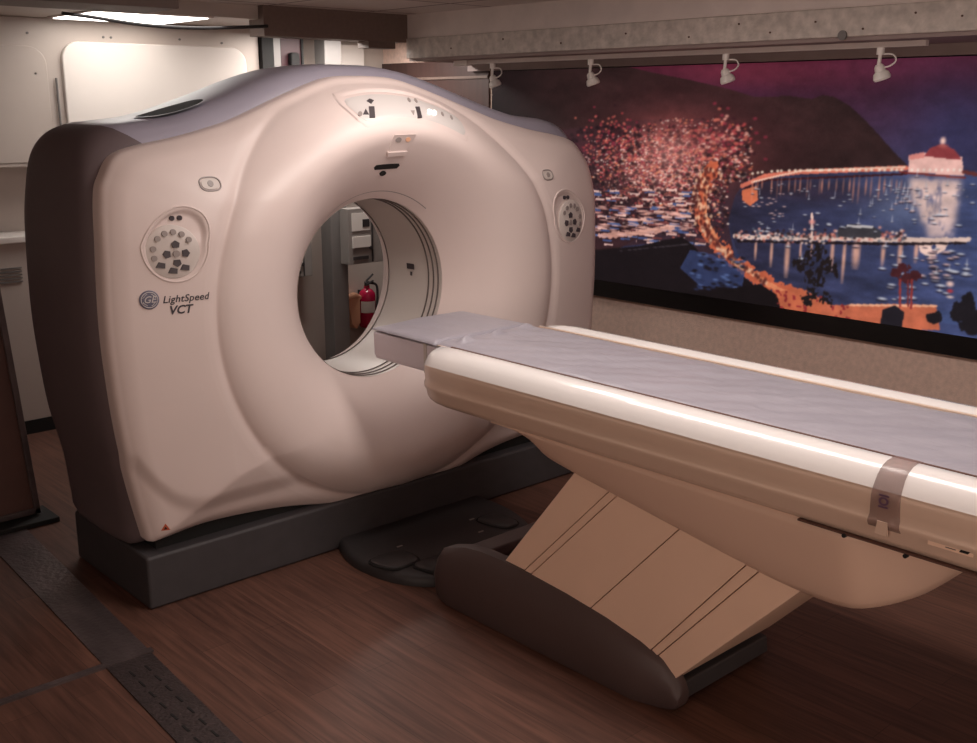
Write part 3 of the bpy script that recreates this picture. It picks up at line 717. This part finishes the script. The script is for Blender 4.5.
# ---- floor strips
def strip(y0, y1, m, name, lab):
    f0 = lambda y: 1.112 + .053 * (y - 2.44); f1 = lambda y: 1.24 + .066 * (y - 2.32)
    b = MB(); b.prism([(f0(y0), y0), (f1(y0), y0), (f1(y1), y1), (f0(y1), y1)], 'z', 0, .004); o = b.build(name, m, smooth=False); return tag(o, lab, 'floor strip')
s1 = strip(2.965, 5.3, 'steel', 'threshold_strip', 'grey metal threshold strip running beside the gantry toward the back wall')
s2 = strip(.6, 2.955, 'steel2', 'threshold_strip', 'dark tread strip with short slots at the lower left corner, nearer than the grey strip')
for k in range(16):
    y = 2.86 - k * .075
    for dx in (.045, .095):
        xx = 1.112 + .053 * (y - 2.44) + dx
        b = MB(); b.box(xx - .003, xx + .003, y - .022, y + .016, .004, .0055); b.build('slot', 'black', s2, smooth=False)
b = MB(); b.prism([(-.6, 2.955), (1.29, 2.945), (1.29, 2.968), (-.6, 2.985)], 'z', 0, .008); tag(b.build('cross_strip', 'steel', smooth=False), 'thin metal joint strip crossing the floor at the end of the tread strip', 'floor strip')

# ---- ceiling fixtures
fl = thing('ceiling_light', 'lit rectangular light panel in the ceiling above the back cabinets', 'ceiling light', (2.45, 5.2, 2.065), 'ceiling light panels')
MB().box(2.12, 2.72, 4.93, 5.46, 2.058, 2.066).build('frame', 'board', fl)
MB().box(2.14, 2.70, 4.95, 5.44, 2.054, 2.060).build('diffuser', 'light', fl)
ob = MB().box(.3, 2.14, 4.15, 4.47, 2.02, ZC).build('ceiling_duct', 'overbox', bevel=.006); tag(ob, 'brown box duct under the ceiling at the top left corner', 'duct')
cb = MB().tube(catmull([(2.00, 4.98, 2.045), (2.12, 4.96, 2.035), (2.35, 4.93, 2.01), (2.6, 4.9, 2.005), (2.85, 4.88, 2.02), (2.98, 4.87, 2.03)], 8), .008, 8).build('ceiling_cable', 'cable'); tag(cb, 'black cable sagging from the light panel to the brown header', 'cable')

# ---- track with four spot lamps
trk = MB().box(4.02, 4.045, 1.98, 4.62, 1.864, 1.886).build('light_track', 'board', bevel=.003); tag(trk, 'pale lighting track under the beam soffit carrying four small spots', 'track')
MB().box(4.012, 4.053, 4.55, 4.66, 1.858, 1.886).build('feed_box', 'board', trk, bevel=.003)
def spot(y, lab):
    x = 4.033; t = thing('track_spotlight', lab, 'spotlight', (x, y, 1.864), 'small white spotlights on the track')
    MB().tube([(x, y, 1.864), (x, y, 1.838)], .015, 16).build('adapter', 'lampwhite', t)
    MB().tube([(x, y, 1.84), (x, y + .004, 1.795)], [.007, .007], 10).build('arm', 'lampwhite', t)
    MB().tube(catmull([(x, y, 1.84), (x + .01, y - .045, 1.838), (x + .01, y - .060, 1.815), (x + .01, y - .035, 1.795), (x, y, 1.79)], 6), .0032, 6).build('lead', 'lampwhite', t)
    p0 = Vector((x, y + .004, 1.802)); d = Vector((.25, -.25, -1)).normalized()
    MB().tube([p0, p0 + d * .008, p0 + d * .02, p0 + d * .028], [.012, .018, .02, .02], 20).build('socket', 'lampwhite', t)
    bl = MB().tube([p0 + d * .026, p0 + d * .034, p0 + d * .052, p0 + d * .060, p0 + d * .062], [.020, .029, .034, .031, .020], 24).build('bulb', 'chrome', t)
for y, l in ((4.365, 'small white track spotlight farthest left, at the track end by the brown wall'), (3.665, 'small white track spotlight second from the left'), (2.88, 'small white track spotlight third from the left'), (2.165, 'small white track spotlight farthest right, at the near track end')): spot(y, l)

# ------------------------------------------------------------------ backlit mural
MX = 4.33
mural = thing('harbour_mural', 'wide night harbour picture with red town lights, black framed, on the right wall', 'picture', (MX, 3.1, .64))
fr = MB(); fr.box(MX + .004, XR, .9, 4.70, .645, 1.84); fr.build('frame', 'frame', mural, bevel=.004)
# art coordinates: traced points are given on a reference grid and rectified to (y, z) metres on the wall
_fw = np.array([math.sin(YAW) * math.cos(PITCH), math.cos(YAW) * math.cos(PITCH), -math.sin(PITCH)]); _rt = np.array([math.cos(YAW), -math.sin(YAW), 0]); _up = np.cross(_rt, _fw)
def T(u, v):
    d = _fw * f_px + _rt * (u - 488.5) - _up * (v - 371.5); k = MX / d[0]; return (k * d[1], CAMZ + k * d[2])
H_, W_ = 300, 860
ya, yb_, za, zb_ = 4.69, 1.55, .735, 1.835
YY = np.linspace(ya, yb_, W_)[None, :].repeat(H_, 0); ZZ = np.linspace(za, zb_, H_)[:, None].repeat(W_, 1)
IMG = np.zeros((H_, W_, 3))
def C(c): return np.array(c, float)
def tpoly(pts): return [T(*p) for p in pts]
def mask_poly(P, n=None):
    m = np.zeros((H_, W_), bool); n = len(P)
    for i in range(n):
        y1, z1 = P[i]; y2, z2 = P[(i + 1) % n]
        if z1 == z2: continue
        c = ((z1 > ZZ) != (z2 > ZZ)); yy = (y2 - y1) * (ZZ - z1) / (z2 - z1) + y1
        m ^= c & (YY < yy)
    return m
def fill(pts, c, a=1.0):
    m = mask_poly(tpoly(pts)); IMG[m] = IMG[m] * (1 - a) + C(c) * a; return m
def glow(u, v, ry, rz, c, a):
    y0, z0 = T(u, v); g = np.exp(-((YY - y0) / ry) ** 2 - ((ZZ - z0) / rz) ** 2)[..., None] * a
    IMG[:] = IMG * (1 - g) + C(c) * g
def noise2(sy, sz, oct=3, seed=0):
    r_ = np.random.default_rng(seed); out = np.zeros((H_, W_)); amp = 1; tot = 0
    for o_ in range(oct):
        gy, gz = int(4.0 / sy * 2 ** o_) + 3, int(1.3 / sz * 2 ** o_) + 3; G = r_.random((gz, gy))
        fy = (ya - YY) / sy * 2 ** o_; fz = (ZZ - za) / sz * 2 ** o_; i = fy.astype(int); j = fz.astype(int); a = sst(fy - i); b_ = sst(fz - j)
        i = np.clip(i, 0, gy - 2); j = np.clip(j, 0, gz - 2)
        out += amp * ((G[j, i] * (1 - a) + G[j, i + 1] * a) * (1 - b_) + (G[j + 1, i] * (1 - a) + G[j + 1, i + 1] * a) * b_); tot += amp; amp *= .55
    return out / tot
def line(pts, w, c, a=1.0, jitter=0):
    P = [T(*p) for p in pts]; D = np.full((H_, W_), 9.)
    for (y1, z1), (y2, z2) in zip(P[:-1], P[1:]):
        L2 = (y2 - y1) ** 2 + (z2 - z1) ** 2; t = np.clip(((YY - y1) * (y2 - y1) + (ZZ - z1) * (z2 - z1)) / L2, 0, 1)
        D = np.minimum(D, np.hypot(YY - y1 - t * (y2 - y1), ZZ - z1 - t * (z2 - z1)))
    if jitter: D = D + (noise2(.02, .02, 2, 5) - .5) * jitter
    m = D < w; IMG[m] = IMG[m] * (1 - a) + C(c) * a; return m
def dot(y, z, ry, rz, c, a=1.0):
    j0 = int((z - rz - za) / (zb_ - za) * (H_ - 1)); j1 = int((z + rz - za) / (zb_ - za) * (H_ - 1)) + 2
    i0 = int((ya - y - ry) / (ya - yb_) * (W_ - 1)); i1 = int((ya - y + ry) / (ya - yb_) * (W_ - 1)) + 2
    j0 = max(j0, 0); i0 = max(i0, 0)
    if j1 <= j0 or i1 <= i0: return
    sy = YY[j0:j1, i0:i1]; sz = ZZ[j0:j1, i0:i1]
    q = np.clip(1.4 - np.hypot((sy - y) / ry, (sz - z) / rz), 0, 1)[..., None] * a
    IMG[j0:j1, i0:i1] = IMG[j0:j1, i0:i1] * (1 - q) + C(c) * q
# sky
tz = np.clip((ZZ - 1.35) / (1.83 - 1.35), 0, 1)[..., None]
IMG[:] = C((48, 48, 76)) * (1 - tz) + C((76, 24, 42)) * tz
n = noise2(.5, .12, 3, 2)[..., None]; IMG[:] = IMG * (.75 + .5 * n)
glow(740, 72, .55, .07, (118, 40, 58), .7); glow(905, 62, .4, .06, (88, 36, 58), .5); glow(960, 130, .25, .2, (44, 52, 96), .6)
# mountain
MT = [(480, 60), (560, 66), (625, 66), (650, 72), (690, 80), (725, 88), (755, 97), (790, 96), (812, 99), (823, 95), (835, 97), (850, 106), (865, 120), (880, 136), (892, 150), (905, 163), (912, 172), (740, 178), (480, 330)]
m = fill(MT, (44, 26, 26)); nn = noise2(.18, .1, 4, 3)[..., None]; IMG[m] = (IMG * (.7 + .65 * nn))[m]
mm = m[..., None] * 1.0; g = np.exp(-((YY - T(680, 150)[0]) / .55) ** 2 - ((ZZ - T(680, 150)[1]) / .28) ** 2)[..., None] * .65 * mm; IMG[:] = IMG * (1 - g) + C((120, 52, 58)) * g
g = np.exp(-((YY - T(500, 90)[0]) / .3) ** 2)[..., None] * .6; IMG[:] = IMG * (1 - g) + C((20, 12, 14)) * g
# water
WT = [(735, 196), (760, 178), (800, 172), (910, 170), (980, 172), (980, 345), (930, 335), (820, 320), (760, 290), (738, 255), (728, 222)]
m = fill(WT, (58, 70, 120)); n = noise2(.14, .03, 3, 8)[..., None]
k = np.clip((T(745, 200)[0] - YY) / 1.4, 0, 1)[..., None]; w_ = (C((44, 42, 66)) * (1 - k) + C((72, 86, 138)) * k) * (.72 + .5 * n); IMG[m] = w_[m]
glow(900, 205, .16, .10, (112, 124, 160), .6)
g = np.exp(-((YY - T(790, 190)[0]) / .45) ** 2 - ((ZZ - T(790, 190)[1]) / .05) ** 2)[..., None] * .6 * m[..., None]; IMG[:] = IMG * (1 - g) + C((50, 32, 44)) * g
# town base: dark land on the left, with clusters of red and pink light
fill([(560, 130), (640, 120), (700, 118), (745, 130), (752, 172), (735, 196), (728, 222), (735, 260), (700, 262), (680, 240), (590, 250), (560, 250)], (62, 34, 40), .8)
glow(668, 150, .20, .13, (214, 104, 92), .85); glow(655, 165, .30, .10, (190, 92, 88), .55); glow(720, 165, .16, .12, (150, 66, 56), .5); glow(575, 150, .2, .06, (110, 46, 62), .4)
rr_ = np.random.default_rng(11)
pal = [(255, 206, 190), (250, 170, 150), (226, 110, 90), (200, 70, 70), (150, 40, 60), (60, 24, 32), (40, 18, 26), (255, 226, 206), (236, 130, 84)]
for k in range(5200):
    if k % 3: u = rr_.normal(672, 34); v = rr_.normal(172, 26)
    else: u = rr_.uniform(585, 752); v = rr_.normal(165, 30)
    if not (560 < u < 752 and 118 < v < 238) or v < 118 + abs(u - 690) * .25 - 6: continue
    if u > 728 and v > 182: continue
    y, z = T(u, v); c = pal[rr_.integers(0, len(pal))]; s_ = rr_.uniform(.3, .9)
    dot(y, z, .012 * s_, .006 * s_, c, rr_.uniform(.5, 1))
for k in range(420):      # dark tree clumps
    u = rr_.uniform(570, 750); v = rr_.uniform(125, 236)
    if u > 728 and v > 180: continue
    y, z = T(u, v); dot(y, z, .014, .010, (34, 18, 24), .75)
for k in range(150):      # pale and blue roofs
    u = rr_.uniform(592, 705); v = rr_.uniform(190, 246); y, z = T(u, v)
    c = [(66, 80, 128), (84, 98, 146), (224, 176, 166), (240, 190, 176), (120, 60, 60), (50, 30, 40)][rr_.integers(0, 6)]
    j = mask_poly([(y + .035, z), (y - .03, z + .003), (y - .03, z + .012), (y + .035, z + .010)]); IMG[j] = C(c)
for k in range(110):
    u = rr_.uniform(594, 690); v = rr_.uniform(205, 235); y, z = T(u, v); dot(y, z, .03, .004, (244, 176, 160), .8)
line([(600, 236), (640, 233), (672, 228)], .014, (240, 170, 150), .8, .02)
# upper left hillside houses
for k in range(260):
    u = rr_.normal(612, 18); v = rr_.normal(142, 12); y, z = T(u, v); dot(y, z, .010, .006, pal[rr_.integers(2, 7)], .7)
for k in range(160):
    u = rr_.normal(722, 16); v = rr_.normal(140, 14); y, z = T(u, v); dot(y, z, .012, .007, pal[rr_.integers(1, 6)], .75)
glow(672, 152, .17, .09, (236, 150, 138), .45); glow(700, 135, .22, .06, (150, 62, 62), .35); glow(652, 178, .2, .07, (222, 140, 132), .22)
# promenade
line([(712, 168), (703, 190), (701, 215), (710, 238), (735, 262), (768, 284), (806, 300)], .032, (214, 96, 62), .95, .05)
line([(706, 190), (705, 215), (716, 240), (738, 263), (770, 285), (800, 299)], .012, (238, 138, 92), .9, .02)
for k in range(240):
    t = rr_.uniform(0, 1); P = [(712, 168), (703, 190), (701, 215), (710, 238), (735, 262), (768, 284)]; q = t * 4.99; i = int(q); u = P[i][0] + (P[i + 1][0] - P[i][0]) * (q - i) + rr_.normal(0, 6 if q < 2.6 else 2.5); v = P[i][1] + (P[i + 1][1] - P[i][1]) * (q - i)
    y, z = T(u, v); dot(y, z, .009, .010, (96, 38, 34) if k % 3 else (250, 190, 150), .8)
# small lit cove by the shore
fill([(742, 190), (757, 186), (758, 200), (750, 206), (742, 200)], (230, 112, 72), .95)
# breakwater road
line([(742, 186), (765, 176), (800, 172), (850, 170), (906, 168)], .010, (226, 112, 88)); line([(752, 182), (800, 171), (905, 167)], .004, (255, 196, 170))
line([(745, 188), (768, 180), (906, 174)], .004, (60, 20, 26))
for k in range(26):
    u = 752 + k * 6 + rr_.uniform(-2, 2); y, z = T(u, 170 + 4 * math.exp(-(u - 750) / 20)); dot(y, z, .008, .006, (255, 226, 200))
    y, z = T(u, 182); L = rr_.uniform(.02, .06); dot(y, z - L * .5, .005, L, (230, 140, 110), rr_.uniform(.3, .75))
# casino-like round hall at the harbour mouth
fill([(909, 155), (925, 153), (962, 157), (964, 176), (908, 172)], (244, 184, 172)); fill([(924, 156), (930, 148), (942, 144), (955, 150), (962, 160), (940, 158)], (150, 56, 60))
fill([(909, 155), (924, 152), (924, 158), (909, 160)], (222, 130, 120)); y, z = T(943, 141); dot(y, z, .012, .016, (250, 196, 180)); y, z = T(943, 146); dot(y, z, .022, .008, (180, 84, 80))
for k in range(9): y, z = T(912 + k * 6, 170); dot(y, z, .006, .006, (255, 230, 214))
line([(900, 172), (965, 178)], .004, (120, 40, 40)); line([(964, 172), (980, 175)], .008, (110, 50, 50))
n = noise2(.03, .05, 3, 21)
for (u0, u1, v0, v1, a_) in ((909, 961, 178, 205, .95), (917, 958, 200, 222, .9), (924, 955, 216, 238, .8)):
    m_ = mask_poly(tpoly([(u0, v0), (u1, v0 + 2), (u1 - 3, v1), (u0 + 4, v1)])) * 1.0
    for _k in range(6):
        q_ = np.pad(m_, 2, 'edge'); m_ = (q_[:-4, 2:-2] + q_[4:, 2:-2] + q_[2:-2, :-4] + q_[2:-2, 4:] + q_[2:-2, 2:-2]) / 5
    m_ = (m_ * a_ * np.clip((n[:, :, None] if n.ndim == 2 else n)[..., 0] * 3.2 - .35, 0, 1))[..., None]; IMG[:] = IMG * (1 - m_) + C((238, 196, 184)) * m_
m = mask_poly(tpoly([(918, 240), (950, 240), (945, 250), (930, 258), (920, 252)])) & (n > .3); IMG[m] = C((244, 200, 186))
# pier with sheds and its reflections
for u, w, L in ((756, .008, .05), (772, .009, .07), (788, .014, .10), (801, .006, .06), (812, .006, .04), (833, .010, .08), (845, .009, .11), (857, .020, .07), (884, .010, .06), (901, .011, .07), (917, .01, .05)):
    y, z = T(u, 243); dot(y, z - L * .6, w, L, (238, 168, 140), .8)
line([(735, 236), (780, 238), (830, 238), (900, 240), (968, 240)], .010, (226, 190, 176), 1, .012); line([(738, 241), (820, 243), (905, 244), (965, 243)], .005, (30, 18, 22), .9, .008)
for k in range(260):
    u = rr_.uniform(735, 905); v = rr_.normal(236, 3.0); y, z = T(u, v); dot(y, z, .008, .006, [(250, 210, 196), (180, 90, 80), (46, 26, 30), (90, 96, 110), (236, 150, 130)][rr_.integers(0, 5)], .85)
fill([(838, 229), (850, 224), (872, 226), (882, 232), (880, 238), (838, 237)], (60, 56, 62)); line([(848, 226), (872, 227)], .006, (200, 190, 190))
line([(812, 214), (812, 236)], .006, (240, 196, 180)); dot(*T(812, 222), .016, .012, (236, 150, 140))
# boats
for k in range(300):
    u = rr_.uniform(745, 975); v = rr_.uniform(184, 300)
    if k % 3 == 0: u = rr_.normal((905, 775, 935, 850)[k % 4], 10); v = rr_.normal((198, 205, 265, 250)[k % 4], 9)
    if 232 < v < 246 or (u < 790 and v > 250) or (u < 880 and v > 262): continue
    if k % 5 and v > 232 and u < 880: continue
    y, z = T(u, v); s_ = .45 + .5 * (v - 180) / 120
    big = rr_.uniform(.6, 1.3) * s_
    dot(y, z - .004 * big, .022 * big, .005 * big, (34, 28, 44), .9); dot(y, z + .003 * big, .018 * big, .005 * big, (206, 204, 214) if k % 3 else (226, 180, 176), .9)
    if k % 4 == 0: line_y = T(u, v - 6)[1]; dot(y, (z + line_y) / 2, .0028, abs(line_y - z) * .6, (190, 186, 196), .6)
# fore shore: dark roofs, palms and lit beach
fill([(560, 246), (600, 250), (640, 246), (664, 240), (682, 237), (694, 246), (704, 258), (722, 262), (738, 272), (755, 286), (775, 300), (560, 300)], (24, 16, 20))
m = fill([(690, 250), (712, 254), (745, 272), (742, 288), (700, 286), (680, 268)], (56, 72, 124), .7)
for k in range(80):
    u = rr_.uniform(690, 745); v = rr_.uniform(252, 290); y, z = T(u, v); dot(y, z, .016, .006, [(24, 18, 26), (84, 104, 156), (40, 48, 84)][rr_.integers(0, 3)], .85)
for k in range(26):
    u = rr_.uniform(618, 690); y, z = T(u, 244 + (690 - u) * .10); dot(y, z, .012, .003, (70, 60, 66), .8)
fill([(700, 292), (735, 288), (760, 284), (790, 303), (820, 330), (560, 330), (560, 290)], (20, 13, 16))
fill([(776, 292), (800, 288), (818, 297), (830, 305), (850, 312), (860, 330), (820, 330), (780, 306)], (206, 100, 66))
fill([(822, 305), (850, 305), (880, 304), (906, 304), (936, 305), (940, 330), (820, 330)], (206, 102, 70)); line([(850, 305), (936, 306)], .005, (250, 170, 130))
n = noise2(.02, .02, 2, 31); m = mask_poly(tpoly([(776, 290), (850, 300), (850, 330), (776, 308)])) & (n > .62); IMG[m] = C((150, 44, 46))
for cu_, cv_, r_ in ((812, 256, .05), (800, 264, .042), (826, 266, .048), (833, 270, .036), (814, 278, .055), (812, 292, .04), (826, 298, .035), (806, 300, .035), (820, 250, .03)):
    y, z = T(cu_, cv_); dd = np.hypot(YY - y, (ZZ - z) * 1.1) + (noise2(.02, .02, 3, 41) - .5) * .06; IMG[(dd < r_ * .85) & (noise2(.012, .012, 2, 47) > .38)] = C((30, 22, 24))
for cu_, cv_ in ((897, 273), (906, 278), (915, 276), (903, 268)):
    y, z = T(cu_, cv_); dd = np.hypot(YY - y, (ZZ - z) * 1.5) + (noise2(.015, .015, 2, 43) - .5) * .03; IMG[dd < .03] = C((74, 28, 34))
line([(900, 280), (900, 306)], .005, (150, 50, 48)); line([(912, 280), (911, 308)], .005, (150, 50, 48)); line([(908, 280), (908, 306)], .004, (120, 40, 44))
fill([(882, 310), (895, 305), (904, 312), (902, 330), (880, 330)], (30, 26, 34)); fill([(936, 311), (958, 310), (962, 326), (940, 322)], (64, 78, 124))
for cu_, cv_, r_ in ((963, 312, .05), (968, 300, .03), (935, 318, .03), (972, 322, .05)):
    y, z = T(cu_, cv_); dd = np.hypot(YY - y, ZZ - z) + (noise2(.02, .02, 2, 45) - .5) * .03; IMG[dd < r_] = C((26, 22, 28))
dot(*T(950, 284), .016, .012, (236, 190, 180)); dot(*T(950, 291), .013, .008, (190, 50, 60)); dot(*T(950, 297), .016, .006, (230, 196, 190))
lum_ = IMG.mean(2, keepdims=True); IMG[:] = lum_ + (IMG - lum_) * .90
IMG[:] = IMG * (.86 + .28 * noise2(.05, .03, 4, 77)[..., None])
IMG[:] = np.clip(IMG + (np.random.default_rng(5).random((H_, W_, 1)) - .5) * 8, 0, 255)
for _ in range(2):
    P_ = np.pad(IMG, ((1, 1), (1, 1), (0, 0)), 'edge'); IMG = (P_[:-2, 1:-1] + P_[2:, 1:-1] + P_[1:-1, :-2] + P_[1:-1, 2:] + 3 * P_[1:-1, 1:-1]) / 7
s = IMG / 255.; LIN = np.where(s <= .04045, s / 12.92, ((s + .055) / 1.055) ** 2.4)
me = bpy.data.meshes.new('picture_panel'); nV = H_ * W_
vv = np.stack([np.full(nV, MX) - WORLD[mural.name].x, YY.ravel() - WORLD[mural.name].y, ZZ.ravel() - WORLD[mural.name].z], 1).astype(np.float32)
me.vertices.add(nV); me.vertices.foreach_set('co', vv.ravel())
ii = np.arange(nV).reshape(H_, W_); q = np.stack([ii[:-1, :-1], ii[1:, :-1], ii[1:, 1:], ii[:-1, 1:]], -1).reshape(-1, 4)
me.loops.add(q.size); me.loops.foreach_set('vertex_index', q.ravel().astype(np.int32)); me.polygons.add(len(q)); me.polygons.foreach_set('loop_start', (np.arange(len(q)) * 4).astype(np.int32))
me.update(calc_edges=True)
ca = me.color_attributes.new('art', 'FLOAT_COLOR', 'POINT'); ca.data.foreach_set('color', np.concatenate([LIN.reshape(-1, 3), np.ones((nV, 1))], 1).astype(np.float32).ravel())
mm_ = bpy.data.materials.new('backlit_picture'); mm_.use_nodes = True; nt = mm_.node_tree; p = nt.nodes['Principled BSDF']
at = nt.nodes.new('ShaderNodeAttribute'); at.attribute_name = 'art'
MURAL_E = .92
nt.links.new(at.outputs['Color'], p.inputs['Emission Color']); p.inputs['Emission Strength'].default_value = MURAL_E
p.inputs['Base Color'].default_value = (.012, .011, .012, 1); p.inputs['Roughness'].default_value = .6; p.inputs['Specular IOR Level'].default_value = .08
me.materials.append(mm_); po_ = bpy.data.objects.new('picture', me); COL.objects.link(po_); po_.parent = mural; po_['label'] = 'glowing picture of a harbour town at night'

# ------------------------------------------------------------------ light
def area(name, loc, size, power, col, rot=(0, 0, 0), spread=PI):
    l = bpy.data.lights.new(name, 'AREA'); l.shape = 'RECTANGLE'; l.size, l.size_y = size; l.energy = power; l.color = col; l.spread = spread
    o = bpy.data.objects.new(name, l); COL.objects.link(o); o.location = loc; o.rotation_euler = rot; return o
area('back_panel_lamp', (2.40, 4.86, 2.045), (.7, .5), 3.6, (1, .95, .92))
fl2 = thing('ceiling_light', 'added narrow fill light panel in the ceiling behind the brown header', 'ceiling light', (3.7, 5.4, 2.065), 'ceiling light panels')  # unseen panel added to brighten the space behind the bore
MB().box(3.3, 4.1, 5.12, 5.32, 2.052, 2.064).build('frame', 'board', fl2); MB().box(3.32, 4.08, 5.14, 5.30, 2.048, 2.053).build('diffuser', 'ceillight', fl2)
area('rear_fill_lamp', (3.7, 5.22, 2.04), (.7, .15), 20, (1, .92, .86))
# long ceiling panel above the table
t = thing('ceiling_light', 'long light panel in the ceiling above the table', 'ceiling light', (2.2, 1.5, ZC), 'ceiling light panels')
MB().box(2.0, 2.4, .3, 2.7, ZC - .012, ZC - .001).build('frame', 'board', t)
MB().box(2.03, 2.37, .33, 2.67, ZC - .016, ZC - .011).build('diffuser', 'ceillight', t)
area('panel_lamp', (2.2, 1.55, ZC - .03), (.34, 2.4), 26, (1, .93, .89))
t = thing('ceiling_light', 'added small fill light panel in the ceiling just in front of the gantry', 'ceiling light', (2.55, 2.95, ZC), 'ceiling light panels')  # unseen panel added to brighten the top of the gantry
MB().box(2.3, 2.8, 2.8, 3.1, ZC - .012, ZC - .001).build('frame', 'board', t); MB().box(2.32, 2.78, 2.82, 3.08, ZC - .016, ZC - .011).build('diffuser', 'ceillight', t)
area('gantry_fill_lamp', (2.55, 2.95, ZC - .03), (.46, .26), 2.8, (1, .93, .89))
# unseen glowing panes added to the left and front walls as fill light
M['pane'] = mat('fill_light_pane', (255, 236, 220), .4, emit=((255, 226, 204), 1.2))
wn = struct(MB().box(XL, XL + .012, -.25, 1.45, .72, 2.0).build('fill_pane_1', 'pane', smooth=False))
for q in ((-.31, 1.51, .66, .72), (-.31, 1.51, 2.0, 2.05), (-.31, -.25, .72, 2.0), (1.45, 1.51, .72, 2.0)): MB().box(XL, XL + .03, *q).build('fill_pane_frame', 'greypost', wn, smooth=False)
wn = struct(MB().box(.9, 1.9, YF, YF + .012, .25, 2.0).build('fill_pane_2', 'pane', smooth=False))
for q in ((.84, 1.96, .19, .25), (.84, 1.96, 2.0, 2.05), (.84, .9, .25, 2.0), (1.9, 1.96, .25, 2.0)): MB().box(q[0], q[1], YF, YF + .03, q[2], q[3]).build('fill_pane_frame', 'greypost', wn, smooth=False)
area('left_fill_lamp', (XL + .05, .6, 1.36), (1.6, 1.2), 16, (1, .83, .75), (PI / 2 + .12, 0, -PI / 2))  # added side fill from the left wall
area('front_fill_lamp', (1.4, YF + .05, 1.1), (.95, 1.7), 10, (1, .86, .79), (PI / 2 + .15, 0, 0))  # added fill from behind the camera
w = bpy.data.worlds.new('world'); S.world = w; w.use_nodes = True
w.node_tree.nodes['Background'].inputs[0].default_value = (.02, .018, .017, 1)
S.view_settings.view_transform = 'Standard'; S.view_settings.look = 'None'; S.view_settings.gamma = 1; S.view_settings.exposure = -0.08
S.view_settings.use_curve_mapping = False
